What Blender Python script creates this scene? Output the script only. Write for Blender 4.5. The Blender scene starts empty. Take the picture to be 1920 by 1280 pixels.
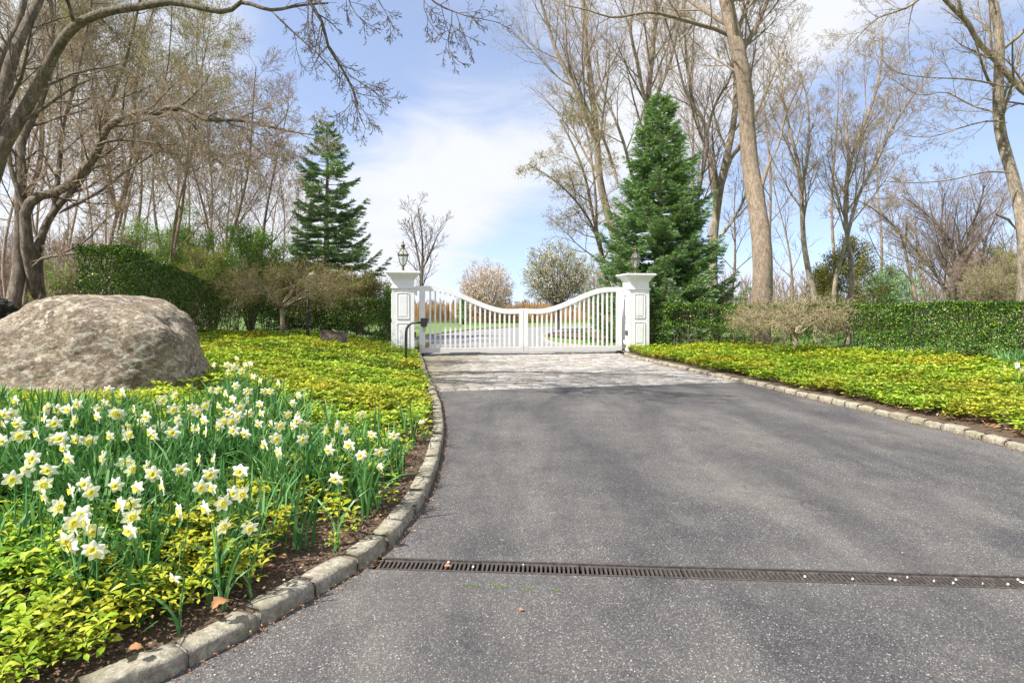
import bpy, math, random
import numpy as np
from mathutils import Vector, noise as mnoise
R = math.radians
sc = bpy.context.scene
COL = sc.collection

# ---------------------------------------------------------------- camera, light
F_PX, CX, HY, EYE = 1100.0, 960.0, 575.0, 1.3
cam = bpy.data.cameras.new('camera'); camo = bpy.data.objects.new('camera', cam); COL.objects.link(camo)
camo.location = (0, 0, EYE); camo.rotation_euler = (R(90), 0, 0)
cam.sensor_width = 36; cam.lens = 36 * F_PX / 1920; cam.shift_y = -(640 - HY) / 1920
cam.clip_start = .05; cam.clip_end = 3000
sc.camera = camo
sc.view_settings.view_transform = 'Standard'; sc.view_settings.look = 'None'
sc.view_settings.exposure = 1.08; sc.view_settings.gamma = 1
SUN_AZ, SUN_EL = R(-120), R(50)       # azimuth clockwise from +Y (view direction)
sd = Vector((math.sin(SUN_AZ) * math.cos(SUN_EL), math.cos(SUN_AZ) * math.cos(SUN_EL), math.sin(SUN_EL)))
sun = bpy.data.lights.new('sun', 'SUN'); suno = bpy.data.objects.new('sun', sun); COL.objects.link(suno)
sun.energy = 4.6; sun.angle = R(.55); sun.color = (1, .955, .88)
suno.rotation_euler = sd.to_track_quat('Z', 'Y').to_euler()
w = bpy.data.worlds.new('World'); sc.world = w; w.use_nodes = True
nt = w.node_tree; nt.nodes.clear(); N = nt.nodes.new; L = nt.links.new
out = N('ShaderNodeOutputWorld'); bg = N('ShaderNodeBackground'); bg.inputs[1].default_value = .095
sky = N('ShaderNodeTexSky'); sky.sky_type = 'NISHITA'; sky.sun_disc = False
sky.sun_elevation = SUN_EL; sky.sun_rotation = SUN_AZ; sky.air_density = 1.0; sky.dust_density = .25; sky.ozone_density = 2.0
tc = N('ShaderNodeTexCoord'); sep = N('ShaderNodeSeparateXYZ'); L(tc.outputs['Generated'], sep.inputs[0])
lift = N('ShaderNodeVectorMath'); lift.operation = 'ADD'; L(tc.outputs['Generated'], lift.inputs[0]); lift.inputs[1].default_value = (0, 0, .16)
nrm = N('ShaderNodeVectorMath'); nrm.operation = 'NORMALIZE'; L(lift.outputs[0], nrm.inputs[0]); L(nrm.outputs[0], sky.inputs[0])
def wm(op, a, b=None):
    n = N('ShaderNodeMath'); n.operation = op
    for i, v in enumerate((a, b)):
        if v is None: continue
        if isinstance(v, (int, float)): n.inputs[i].default_value = v
        else: L(v, n.inputs[i])
    return n.outputs[0]
zz = wm('ADD', wm('MAXIMUM', sep.outputs[2], 0), .22)
cb = N('ShaderNodeCombineXYZ'); L(wm('DIVIDE', sep.outputs[0], zz), cb.inputs[0]); L(wm('DIVIDE', sep.outputs[1], zz), cb.inputs[1])
def wnoise(scale, det, off, dist=.3, rough=.55):
    m = N('ShaderNodeMapping'); m.inputs['Location'].default_value = off; L(cb.outputs[0], m.inputs[0])
    t = N('ShaderNodeTexNoise'); t.inputs['Scale'].default_value = scale; t.inputs['Detail'].default_value = det
    t.inputs['Roughness'].default_value = rough; t.inputs['Distortion'].default_value = dist; L(m.outputs[0], t.inputs[0]); return t.outputs[0]
n1 = wnoise(.75, 3, (3.1, 1.7, 0)); n2 = wnoise(2.3, 8, (7.7, 2.2, 0), .5, .6)
# where the cloud veil is thick or torn open, as directions in the sky
def blob(px, py, rad):
    d = Vector(((px - CX) / F_PX, 1, (HY - py) / F_PX)).normalized()
    vn = N('ShaderNodeVectorMath'); vn.operation = 'DISTANCE'; L(tc.outputs['Generated'], vn.inputs[0]); vn.inputs[1].default_value = d
    mr = N('ShaderNodeMapRange'); mr.interpolation_type = 'SMOOTHERSTEP'; L(vn.outputs['Value'], mr.inputs[0])
    mr.inputs[1].default_value = 0; mr.inputs[2].default_value = rad; mr.inputs[3].default_value = 1; mr.inputs[4].default_value = 0
    return mr.outputs[0]
s = wm('ADD', wm('MULTIPLY', n1, .5), wm('MULTIPLY', n2, .7))
for b, k in (((860, 330, .3), .13), ((1250, 90, .4), .12), ((1560, 60, .4), .14), ((150, 420, .5), .12), ((1750, 290, .36), -.48), ((1000, 490, .2), -.3),
             ((800, 60, .34), -.2), ((590, 190, .3), -.22), ((1560, 400, .34), -.26), ((1480, 545, .12), .16), ((900, 520, .16), -.1), ((780, 430, .3), .14), ((1350, 560, .4), .1), ((1350, 380, .2), -.16), ((1000, 60, .2), -.16)):
    s = wm('ADD', s, wm('MULTIPLY', blob(*b), k))
mr = N('ShaderNodeMapRange'); mr.interpolation_type = 'SMOOTHSTEP'; L(s, mr.inputs[0])
mr.inputs[1].default_value = .32; mr.inputs[2].default_value = .76; mr.inputs[3].default_value = .13; mr.inputs[4].default_value = .97
mx = N('ShaderNodeMixRGB'); L(mr.outputs[0], mx.inputs[0])
hs = N('ShaderNodeMixRGB'); hs.blend_type = 'MULTIPLY'; hs.inputs[0].default_value = 1; L(sky.outputs[0], hs.inputs[1]); hs.inputs[2].default_value = (1.62, 1.42, 1.36, 1)
L(hs.outputs[0], mx.inputs[1]); mx.inputs[2].default_value = (4.85, 4.95, 5.2, 1)
L(mx.outputs[0], bg.inputs[0]); L(bg.outputs[0], out.inputs[0])

# ---------------------------------------------------------------- helpers
def P(px, py, Y): return ((px - CX) / F_PX * Y, Y, EYE - (py - HY) / F_PX * Y)
def link(o, parent=None):
    COL.objects.link(o)
    if parent: o.parent = parent
    return o
def tag(o, label=None, cat=None, group=None, kind=None):
    for k, v in (('label', label), ('category', cat), ('group', group), ('kind', kind)):
        if v: o[k] = v
    return o
def empty(name, loc=(0, 0, 0), rz=0, **k):
    o = bpy.data.objects.new(name, None); o.empty_display_size = .2; o.location = loc; o.rotation_euler = (0, 0, rz)
    link(o); tag(o, **k); return o
def mesh_np(name, V, F, mat, parent=None, smooth=False, loc=None):
    """V (n,3), F (m,k) all faces of k corners"""
    V = np.asarray(V, np.float32); F = np.asarray(F, np.int32); k = F.shape[1]
    me = bpy.data.meshes.new(name); me.vertices.add(len(V)); me.vertices.foreach_set('co', V.ravel())
    me.loops.add(F.size); me.loops.foreach_set('vertex_index', F.ravel())
    me.polygons.add(len(F)); me.polygons.foreach_set('loop_start', np.arange(0, F.size, k, dtype=np.int32))
    if smooth: me.polygons.foreach_set('use_smooth', np.ones(len(F), bool))
    me.update(calc_edges=True); me.materials.append(mat)
    o = bpy.data.objects.new(name, me); link(o, parent)
    if loc: o.location = loc
    return o
def rebase(root):
    from mathutils import Matrix
    M = Matrix.Translation(-root.location)
    for c in root.children:
        c.data.transform(M)
    return root
class MB:
    """collects boxes, prisms, lathes into one mesh"""
    def __init__(s): s.v = []; s.f = []; s.sm = []
    def add(s, v, f, smooth=False):
        b = len(s.v); s.v += [tuple(x) for x in v]; s.f += [tuple(i + b for i in q) for q in f]; s.sm += [smooth] * len(f)
    def box(s, x0, x1, y0, y1, z0, z1, c=0):
        if c <= 0:
            s.add([(x0, y0, z0), (x1, y0, z0), (x1, y1, z0), (x0, y1, z0), (x0, y0, z1), (x1, y0, z1), (x1, y1, z1), (x0, y1, z1)],
                  [(0, 3, 2, 1), (4, 5, 6, 7), (0, 1, 5, 4), (1, 2, 6, 5), (2, 3, 7, 6), (3, 0, 4, 7)]); return
        s.loft([[(x0 + c, y0 + c), (x1 - c, y0 + c), (x1 - c, y1 - c), (x0 + c, y1 - c)],
                [(x0, y0), (x1, y0), (x1, y1), (x0, y1)], [(x0, y0), (x1, y0), (x1, y1), (x0, y1)],
                [(x0 + c, y0 + c), (x1 - c, y0 + c), (x1 - c, y1 - c), (x0 + c, y1 - c)]], [z0, z0 + c, z1 - c, z1])
    def loft(s, rings, zs, smooth=False):
        n = len(rings[0]); v = [(x, y, z) for r, z in zip(rings, zs) for x, y in r]; f = []
        for j in range(len(rings) - 1):
            for i in range(n): k = (i + 1) % n; f.append((j * n + i, j * n + k, (j + 1) * n + k, (j + 1) * n + i))
        f.append(tuple(range(n))[::-1]); f.append(tuple((len(rings) - 1) * n + i for i in range(n))); s.add(v, f, smooth)
    def lathe(s, prof, n=16, cx=0, cy=0, smooth=True, rot=0):
        s.loft([[(cx + r * math.cos(2 * math.pi * i / n + rot), cy + r * math.sin(2 * math.pi * i / n + rot)) for i in range(n)] for r, z in prof], [z for r, z in prof], smooth)
    def sq(s, prof, cx=0, cy=0):
        s.loft([[(cx - r, cy - r), (cx + r, cy - r), (cx + r, cy + r), (cx - r, cy + r)] for r, z in prof], [z for r, z in prof])
    def tube(s, pts, rad, n=8):
        pts = [Vector(p) for p in pts]; rad = rad if hasattr(rad, '__len__') else [rad] * len(pts); v = []; f = []; ref = None
        for i, p in enumerate(pts):
            t = (pts[min(i + 1, len(pts) - 1)] - pts[max(i - 1, 0)]).normalized()
            if ref is None: ref = t.orthogonal()
            a = (ref - t * ref.dot(t)).normalized(); ref = a; b = t.cross(a)
            v += [p + (a * math.cos(2 * math.pi * k / n) + b * math.sin(2 * math.pi * k / n)) * rad[i] for k in range(n)]
        for j in range(len(pts) - 1):
            for i in range(n): k = (i + 1) % n; f.append((j * n + i, j * n + k, (j + 1) * n + k, (j + 1) * n + i))
        f.append(tuple(range(n))[::-1]); f.append(tuple((len(pts) - 1) * n + i for i in range(n))); s.add(v, f, True)
    def build(s, name, mat, parent=None, loc=None):
        me = bpy.data.meshes.new(name); me.from_pydata(s.v, [], s.f); me.polygons.foreach_set('use_smooth', s.sm); me.materials.append(mat); me.update()
        o = bpy.data.objects.new(name, me); link(o, parent)
        if loc: o.location = loc
        return o
class Tubes:
    def __init__(s): s.g = {}
    def add(s, pts, rad, k): s.g.setdefault((len(pts), k), []).append((pts, rad))
    def build(s, name, mat, parent=None):
        Vs = []; Fs = []; base = 0
        for (n, k), lst in s.g.items():
            Pt = np.array([a for a, b in lst], float); Ra = np.array([b for a, b in lst], float); B = len(lst)
            T = np.empty_like(Pt); T[:, 1:-1] = Pt[:, 2:] - Pt[:, :-2]; T[:, 0] = Pt[:, 1] - Pt[:, 0]; T[:, -1] = Pt[:, -1] - Pt[:, -2]
            T /= np.linalg.norm(T, axis=2, keepdims=True) + 1e-9
            m = T.mean(1); ref = np.zeros((B, 3)); ax = np.argmin(np.abs(m), 1); ref[np.arange(B), ax] = 1
            A = np.cross(T, ref[:, None, :]); A /= np.linalg.norm(A, axis=2, keepdims=True) + 1e-9; C = np.cross(T, A)
            an = np.arange(k) * 2 * np.pi / k
            V = Pt[:, :, None, :] + Ra[:, :, None, None] * (A[:, :, None, :] * np.cos(an)[None, None, :, None] + C[:, :, None, :] * np.sin(an)[None, None, :, None])
            Vs.append(V.reshape(-1, 3)); i = np.arange(k); j = (i + 1) % k
            q = np.stack([i, j, j + k, i + k], 1)[None] + (np.arange(n - 1) * k)[:, None, None]
            q = q.reshape(-1, 4)[None] + (np.arange(B) * n * k)[:, None, None] + base
            Fs.append(q.reshape(-1, 4)); base += B * n * k
        if not Vs: return None
        return mesh_np(name, np.concatenate(Vs), np.concatenate(Fs), mat, parent, True)
def unit(a): return a / (np.linalg.norm(a, axis=-1, keepdims=True) + 1e-9)
def leaf_quads(C, D, Nn, length, width, fold=.25):
    """leaves: centre base C, direction D, normal Nn -> folded rhombus of two triangles pairs (quads), returns V,F"""
    C = np.asarray(C, float); n = len(C); D = unit(np.asarray(D, float)); S = unit(np.cross(D, Nn)); U = np.cross(S, D)
    length = np.broadcast_to(length, (n,))[:, None]; width = np.broadcast_to(width, (n,))[:, None]
    base = C; tip = C + D * length; m = C + D * length * .5 - U * width * fold
    l = C + D * length * .52 - S * width * .5 + U * width * fold; r = C + D * length * .52 + S * width * .5 + U * width * fold
    V = np.stack([base, l, tip, r, m], 1).reshape(-1, 3)
    f = np.array([[0, 4, 2, 1], [0, 3, 2, 4]])
    return V, (f[None] + (np.arange(n) * 5)[:, None, None]).reshape(-1, 4)
def leaf_obov(C, D, Nn, length, width):
    """spoon shaped leaf, 4 rows of 3 points, folded and arched"""
    n = len(C); D = unit(np.asarray(D, float)); S = unit(np.cross(D, Nn)); U = np.cross(S, D); L_ = np.asarray(length)[:, None]; W_ = np.asarray(width)[:, None]; R_ = []
    for u, wv, h in ((0, .12, 0), (.4, .62, .06), (.74, 1, .05), (1, .16, -.08)):
        m = C + D * L_ * u + U * L_ * h
        R_ += [m - S * W_ * .5 * wv + U * W_ * .16 * wv, m, m + S * W_ * .5 * wv + U * W_ * .16 * wv]
    V = np.stack(R_, 1).reshape(-1, 3); f = np.array([[3 * r + c, 3 * r + c + 1, 3 * r + c + 4, 3 * r + c + 3] for r in range(3) for c in range(2)])
    return V, (f[None] + (np.arange(n) * 12)[:, None, None]).reshape(-1, 4)
def merge(parts):
    Vs = []; Fs = []; b = 0
    for V, F in parts: Vs.append(V); Fs.append(F + b); b += len(V)
    return np.concatenate(Vs), np.concatenate(Fs)
def smooth_line(pts, step=.1):
    """Catmull-Rom through pts (any dimension), resampled evenly"""
    p = np.array(pts, float); p = np.vstack([2 * p[0] - p[1], p, 2 * p[-1] - p[-2]]); o = []
    for i in range(1, len(p) - 2):
        t = np.linspace(0, 1, 16, endpoint=False)[:, None]
        o.append(.5 * (2 * p[i] + (p[i + 1] - p[i - 1]) * t + (2 * p[i - 1] - 5 * p[i] + 4 * p[i + 1] - p[i + 2]) * t ** 2 + (3 * p[i] - p[i - 1] - 3 * p[i + 1] + p[i + 2]) * t ** 3))
    o = np.vstack(o + [p[-2:-1]]); s = np.r_[0, np.cumsum(np.linalg.norm(np.diff(o, axis=0), axis=1))]
    m = max(2, int(s[-1] / step) + 1); q = np.linspace(0, s[-1], m)
    return np.stack([np.interp(q, s, o[:, d]) for d in range(o.shape[1])], 1)
def sstep(x, a, b): t = np.clip((x - a) / (b - a), 0, 1); return t * t * (3 - 2 * t)

# ---------------------------------------------------------------- materials
def mat(name):
    m = bpy.data.materials.new(name); m.use_nodes = True; t = m.node_tree; b = t.nodes['Principled BSDF']; return m, t, b
def ramp(t, fac, stops):
    r = t.nodes.new('ShaderNodeValToRGB'); e = r.color_ramp.elements
    while len(e) < len(stops): e.new(.5)
    for k, (p, c) in zip(e, stops): k.position = p; k.color = (*c, 1)
    if fac is not None: t.links.new(fac, r.inputs[0])
    return r.outputs[0]
def tnoise(t, scale, det=6, rough=.6, vec=None, dist=0):
    n = t.nodes.new('ShaderNodeTexNoise'); n.inputs['Scale'].default_value = scale; n.inputs['Detail'].default_value = det
    n.inputs['Roughness'].default_value = rough; n.inputs['Distortion'].default_value = dist
    if vec is None:
        g = t.nodes.new('ShaderNodeNewGeometry'); vec = g.outputs['Position']
    t.links.new(vec, n.inputs['Vector']); return n.outputs[0]
def tmix(t, fac, a, b, mode='MIX'):
    m = t.nodes.new('ShaderNodeMixRGB'); m.blend_type = mode
    for i, v in enumerate((fac, a, b)):
        if isinstance(v, (int, float)): m.inputs[i].default_value = v
        elif isinstance(v, tuple): m.inputs[i].default_value = (*v, 1)
        else: t.links.new(v, m.inputs[i])
    return m.outputs[0]
def tmath(t, op, a, b):
    m = t.nodes.new('ShaderNodeMath'); m.operation = op
    for i, v in enumerate((a, b)):
        if isinstance(v, (int, float)): m.inputs[i].default_value = v
        else: t.links.new(v, m.inputs[i])
    return m.outputs[0]
def bump(t, b, h, st, dist=.01):
    n = t.nodes.new('ShaderNodeBump'); n.inputs['Strength'].default_value = st; n.inputs['Distance'].default_value = dist
    t.links.new(h, n.inputs['Height']); t.links.new(n.outputs[0], b.inputs['Normal'])
def noisy(name, stops, scale, rough=.8, bs=.4, bscale=None, bd=.01, det=8):
    m, t, b = mat(name); f = tnoise(t, scale, det); t.links.new(ramp(t, f, stops), b.inputs['Base Color']); b.inputs['Roughness'].default_value = rough
    if bs: bump(t, b, tnoise(t, bscale or scale * 3, 6), bs, bd)
    return m
def leafmat(name, stops, trans=.35, rough=.45, patch=None):
    m, t, b = mat(name); g = t.nodes.new('ShaderNodeNewGeometry')
    c = ramp(t, g.outputs['Random Per Island'], stops)
    if patch:   # (scale, colour, low, high) larger patches of another tint
        f = ramp(t, tnoise(t, patch[0], 4), [(patch[2], (0, 0, 0)), (patch[3], (1, 1, 1))]); f = tmath(t, 'MULTIPLY', f, .5); c = tmix(t, f, c, patch[1])
    t.links.new(c, b.inputs['Base Color']); b.inputs['Roughness'].default_value = rough; b.inputs['Specular IOR Level'].default_value = .3
    tr = t.nodes.new('ShaderNodeBsdfTranslucent'); t.links.new(tmix(t, 1, c, (1.0, 1.0, .45), 'MULTIPLY'), tr.inputs[0])
    ms = t.nodes.new('ShaderNodeMixShader'); ms.inputs[0].default_value = trans; o = t.nodes['Material Output']
    t.links.new(b.outputs[0], ms.inputs[1]); t.links.new(tr.outputs[0], ms.inputs[2]); t.links.new(ms.outputs[0], o.inputs[0]); return m
def flat(name, c, rough=.5, metal=0, bs=0, sc_=200, bd=.002):
    m, t, b = mat(name); b.inputs['Roughness'].default_value = rough; b.inputs['Metallic'].default_value = metal
    d = tuple(x * .82 for x in c); t.links.new(ramp(t, tnoise(t, 9, 6), [(.3, d), (.7, c)]), b.inputs['Base Color'])
    if bs: bump(t, b, tnoise(t, sc_, 4), bs, bd)
    return m
# asphalt: dark binder, exposed pale chips, worn and dusty patches
m_asph, t, b = mat('asphalt')
v = t.nodes.new('ShaderNodeTexVoronoi'); v.inputs['Scale'].default_value = 210; g = t.nodes.new('ShaderNodeNewGeometry'); t.links.new(g.outputs['Position'], v.inputs['Vector'])
chipc = ramp(t, v.outputs['Color'], [(.0, (.04, .04, .042)), (.5, (.072, .071, .073)), (.78, (.13, .126, .12)), (.92, (.34, .32, .29)), (1, (.7, .66, .58))])
wear = ramp(t, tnoise(t, .75, 6, .62, dist=.6), [(.38, (0, 0, 0)), (.7, (1, 1, 1))])
c = tmix(t, tmath(t, 'MULTIPLY', wear, .42), chipc, tmix(t, tnoise(t, 90, 3), (.085, .082, .08), (.25, .23, .2)))
c = tmix(t, 1, c, ramp(t, tnoise(t, 2.6, 7, .7), [(.3, (.72, .72, .75)), (.7, (1.12, 1.1, 1.08))]), 'MULTIPLY')
g3 = t.nodes.new('ShaderNodeNewGeometry'); mp3 = t.nodes.new('ShaderNodeMapping'); mp3.inputs['Scale'].default_value = (1.5, .3, 1); mp3.inputs['Rotation'].default_value = (0, 0, .12); t.links.new(g3.outputs['Position'], mp3.inputs[0])
c = tmix(t, 1, c, ramp(t, tnoise(t, 1.0, 5, .6, mp3.outputs[0], .4), [(.36, (.68, .69, .73)), (.62, (1.17, 1.16, 1.14))]), 'MULTIPLY')
c = tmix(t, tmath(t, 'MULTIPLY', ramp(t, tnoise(t, .55, 5, .65, dist=1.0), [(.6, (0, 0, 0)), (.74, (1, 1, 1))]), .28), c, (.19, .165, .14))
vc = t.nodes.new('ShaderNodeTexVoronoi'); vc.feature = 'DISTANCE_TO_EDGE'; vc.inputs['Scale'].default_value = .42
wv_ = t.nodes.new('ShaderNodeTexNoise'); wv_.inputs['Scale'].default_value = 3; wv_.inputs['Detail'].default_value = 6; t.links.new(g3.outputs['Position'], wv_.inputs[0])
vm = t.nodes.new('ShaderNodeMixRGB'); vm.blend_type = 'LINEAR_LIGHT'; vm.inputs[0].default_value = .35; t.links.new(g3.outputs['Position'], vm.inputs[1]); t.links.new(wv_.outputs['Color'], vm.inputs[2]); t.links.new(vm.outputs[0], vc.inputs['Vector'])
crk = tmath(t, 'MULTIPLY', ramp(t, vc.outputs['Distance'], [(.0, (1, 1, 1)), (.006, (0, 0, 0))]), ramp(t, tnoise(t, .8, 3), [(.52, (0, 0, 0)), (.6, (1, 1, 1))]))
c = tmix(t, tmath(t, 'MULTIPLY', crk, .6), c, (.03, .03, .028))
t.links.new(c, b.inputs['Base Color']); b.inputs['Roughness'].default_value = .85; b.inputs['Specular IOR Level'].default_value = .25
bump(t, b, tmath(t, 'ADD', v.outputs['Distance'], tnoise(t, 60, 4)), .5, .004)
m_granite, t, b = mat('granite_kerb')
c = ramp(t, tnoise(t, 34, 9, .75), [(.3, (.11, .095, .07)), (.5, (.29, .262, .205)), (.72, (.56, .52, .43))])
c = tmix(t, tmath(t, 'MULTIPLY', ramp(t, tnoise(t, 3.5, 6), [(.42, (0, 0, 0)), (.6, (1, 1, 1))]), .6), c, (.17, .16, .09))
t.links.new(c, b.inputs['Base Color']); b.inputs['Roughness'].default_value = .9; bump(t, b, tnoise(t, 60, 8, .7), .7, .012)
m_mortar = noisy('mortar', [(.3, (.16, .14, .11)), (.7, (.33, .3, .25))], 40, .95, .5)
m_sett, t, b = mat('cobble_sett'); g = t.nodes.new('ShaderNodeNewGeometry')
c = ramp(t, g.outputs['Random Per Island'], [(0, (.19, .178, .16)), (.5, (.29, .272, .25)), (.85, (.4, .38, .35)), (1, (.26, .2, .15))])
c = tmix(t, 1, c, ramp(t, tnoise(t, 40, 8, .7), [(.3, (.7, .7, .7)), (.7, (1.15, 1.15, 1.15))]), 'MULTIPLY')
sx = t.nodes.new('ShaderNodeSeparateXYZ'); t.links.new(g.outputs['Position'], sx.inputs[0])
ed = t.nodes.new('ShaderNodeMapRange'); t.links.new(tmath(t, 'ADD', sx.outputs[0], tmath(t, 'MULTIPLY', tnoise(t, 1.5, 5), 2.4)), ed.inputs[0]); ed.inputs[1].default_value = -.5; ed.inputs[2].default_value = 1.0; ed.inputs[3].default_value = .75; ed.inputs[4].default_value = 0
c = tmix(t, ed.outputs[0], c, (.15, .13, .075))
t.links.new(c, b.inputs['Base Color']); b.inputs['Roughness'].default_value = .85; bump(t, b, tnoise(t, 50, 6), .4, .006)
m_joint = noisy('sanded_joint', [(.3, (.1, .085, .06)), (.7, (.22, .19, .14))], 30, .95, .4)
m_inner = noisy('gravel_drive', [(.3, (.14, .14, .15)), (.5, (.21, .21, .22)), (.7, (.29, .29, .3))], 26, .9, .6, 60)
m_soil = noisy('mulched_soil', [(.28, (.035, .022, .013)), (.5, (.1, .065, .04)), (.66, (.19, .13, .085)), (.8, (.34, .26, .18))], 45, .95, .9, 55, .03, 10)
m_lawn = noisy('lawn', [(.3, (.07, .12, .025)), (.5, (.11, .19, .035)), (.7, (.17, .25, .06))], 7, .9, .5, 90, .03)
m_litter = noisy('leaf_litter', [(.3, (.07, .045, .028)), (.5, (.17, .11, .07)), (.7, (.3, .2, .13))], 14, .95, .8, 40, .04)
m_white, t, b = mat('white_paint')
gw = t.nodes.new('ShaderNodeNewGeometry'); sw = t.nodes.new('ShaderNodeSeparateXYZ'); t.links.new(gw.outputs['Position'], sw.inputs[0])
gr_ = ramp(t, tmath(t, 'ADD', sw.outputs[2], tmath(t, 'MULTIPLY', tnoise(t, 9, 8, .75), -.35)), [(-.0, (1, 1, 1)), (.14, (0, 0, 0))])
sp_ = ramp(t, tnoise(t, 16, 9, .8), [(.6, (0, 0, 0)), (.72, (1, 1, 1))])
cw = ramp(t, tnoise(t, 5, 8, .7), [(.3, (.7, .69, .68)), (.6, (.78, .775, .775))])
cw = tmix(t, tmath(t, 'MULTIPLY', gr_, .45), cw, (.36, .34, .27)); cw = tmix(t, tmath(t, 'MULTIPLY', sp_, .22), cw, (.5, .49, .45)); t.links.new(cw, b.inputs['Base Color']); b.inputs['Roughness'].default_value = .42; bump(t, b, tnoise(t, 120, 3), .08, .002)
m_brass = flat('aged_brass', (.13, .095, .05), .45, .75, .15)
m_black = flat('black_metal', (.02, .02, .021), .5, .2, .1)
m_grey = flat('grey_metal', (.085, .085, .09), .45, .5, .08)
m_bronze = noisy('bronze_plate', [(.35, (.07, .048, .038)), (.65, (.12, .085, .07))], 22, .5, .2); m_bronze.node_tree.nodes['Principled BSDF'].inputs['Metallic'].default_value = .35
m_letter = flat('raised_brass', (.42, .3, .14), .4, .5)
m_rust = noisy('rusted_iron', [(.3, (.024, .021, .019)), (.55, (.06, .05, .044)), (.75, (.12, .095, .078))], 35, .8, .5, 120, .003)
m_dark = flat('channel_shade', (.02, .017, .014), .95)  # near-black colour stands in for the shade of a deep drain channel
m_candle = flat('candle_ivory', (.75, .7, .58), .5); m_beige = flat('beige_plastic', (.5, .45, .33), .5)
m_glass, t, b = mat('lantern_glass'); b.inputs['Base Color'].default_value = (.55, .62, .58, 1); b.inputs['Roughness'].default_value = .08
tr = t.nodes.new('ShaderNodeBsdfTransparent'); tr.inputs[0].default_value = (.93, .96, .94, 1); ms = t.nodes.new('ShaderNodeMixShader'); ms.inputs[0].default_value = .78
t.links.new(b.outputs[0], ms.inputs[1]); t.links.new(tr.outputs[0], ms.inputs[2]); t.links.new(ms.outputs[0], t.nodes['Material Output'].inputs[0])
def barkmat(name, lo, mid, hi, scale=9, bs=.7):
    m, t, b = mat(name); g = t.nodes.new('ShaderNodeNewGeometry'); mp = t.nodes.new('ShaderNodeMapping'); mp.inputs['Scale'].default_value = (1, 1, .35); t.links.new(g.outputs['Position'], mp.inputs[0])
    f = tnoise(t, scale, 9, .7, mp.outputs[0]); t.links.new(tmix(t, 1, ramp(t, f, [(.3, lo), (.5, mid), (.7, hi)]), ramp(t, tnoise(t, scale * 4.5, 7, .75, mp.outputs[0]), [(.36, (.6, .6, .58)), (.56, (1.35, 1.33, 1.28))]), 'MULTIPLY'), b.inputs['Base Color']); b.inputs['Roughness'].default_value = .9
    bump(t, b, tnoise(t, scale * 3, 9, .75, mp.outputs[0]), bs, .06); return m
m_bark = barkmat('grey_bark', (.085, .068, .05), (.23, .19, .145), (.42, .36, .28))
m_bark5 = barkmat('weathered_bark', (.055, .044, .032), (.16, .13, .098), (.36, .3, .23), 12, 1.0)
m_bark2 = barkmat('brown_bark', (.1, .075, .055), (.22, .17, .125), (.36, .29, .22))
m_bark3 = barkmat('flaky_tan_bark', (.13, .1, .072), (.27, .21, .155), (.42, .34, .27), 14, 1.0)
m_bark4 = barkmat('dark_bark', (.045, .036, .03), (.1, .08, .065), (.17, .14, .115))
m_twig = noisy('twigs', [(.3, (.19, .14, .09)), (.7, (.37, .285, .19))], 4, .9, 0)
m_twigd = noisy('dark_twigs', [(.3, (.08, .06, .045)), (.7, (.17, .135, .105))], 4, .9, 0)
m_twigp = noisy('red_brown_twigs', [(.3, (.19, .135, .105)), (.7, (.33, .25, .2))], 4, .9, 0)
m_twigt = noisy('tan_twigs', [(.3, (.26, .2, .13)), (.7, (.45, .37, .26))], 4, .9, 0)
m_pach = leafmat('pachysandra_leaf', [(0, (.075, .17, .014)), (.3, (.17, .32, .02)), (.7, (.35, .48, .03)), (1, (.56, .58, .09))], .3, .38, (.9, (.52, .38, .035), .47, .64))
m_daffleaf = leafmat('daffodil_leaf', [(0, (.045, .14, .04)), (.6, (.09, .24, .07)), (1, (.24, .42, .16))], .25, .4)
m_petal = leafmat('white_petal', [(0, (.86, .85, .76)), (1, (.92, .92, .88))], .3, .6); m_cor = leafmat('yellow_cup', [(0, (.93, .8, .09)), (1, (.95, .86, .2))], .4, .6)
m_hedge = leafmat('privet_leaf', [(0, (.01, .036, .004)), (.55, (.038, .1, .008)), (.85, (.1, .2, .016)), (1, (.34, .4, .05))], .14, .25)
m_spr1 = leafmat('dark_spruce_needles', [(0, (.1, .2, .08)), (.5, (.22, .37, .15)), (1, (.38, .52, .26))], .32, .5)
m_spr2 = leafmat('green_spruce_needles', [(0, (.08, .18, .05)), (.5, (.2, .35, .12)), (1, (.38, .52, .26))], .2, .5)
m_bud = leafmat('yellow_green_buds', [(0, (.24, .32, .05)), (1, (.42, .46, .1))], .4, .6)
m_shrubleaf = leafmat('fresh_shrub_leaf', [(0, (.11, .26, .03)), (1, (.3, .5, .09))], .4, .5)
m_cream = leafmat('cream_blossom', [(0, (.28, .3, .14)), (.4, (.55, .54, .38)), (1, (.86, .83, .72))], .4, .7)
m_pink = leafmat('pink_blossom', [(0, (.66, .5, .46)), (1, (.88, .76, .72))], .4, .7)
m_meadow = leafmat('dry_meadow_grass', [(0, (.3, .17, .08)), (1, (.55, .36, .2))], .3, .8)
m_juniper = leafmat('olive_conifer_foliage', [(0, (.07, .09, .015)), (.6, (.19, .19, .04)), (1, (.36, .3, .08))], .25, .7)
m_dead = leafmat('dead_leaf', [(0, (.16, .07, .03)), (.6, (.34, .17, .08)), (1, (.5, .32, .18))], .15, .7)
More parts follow.
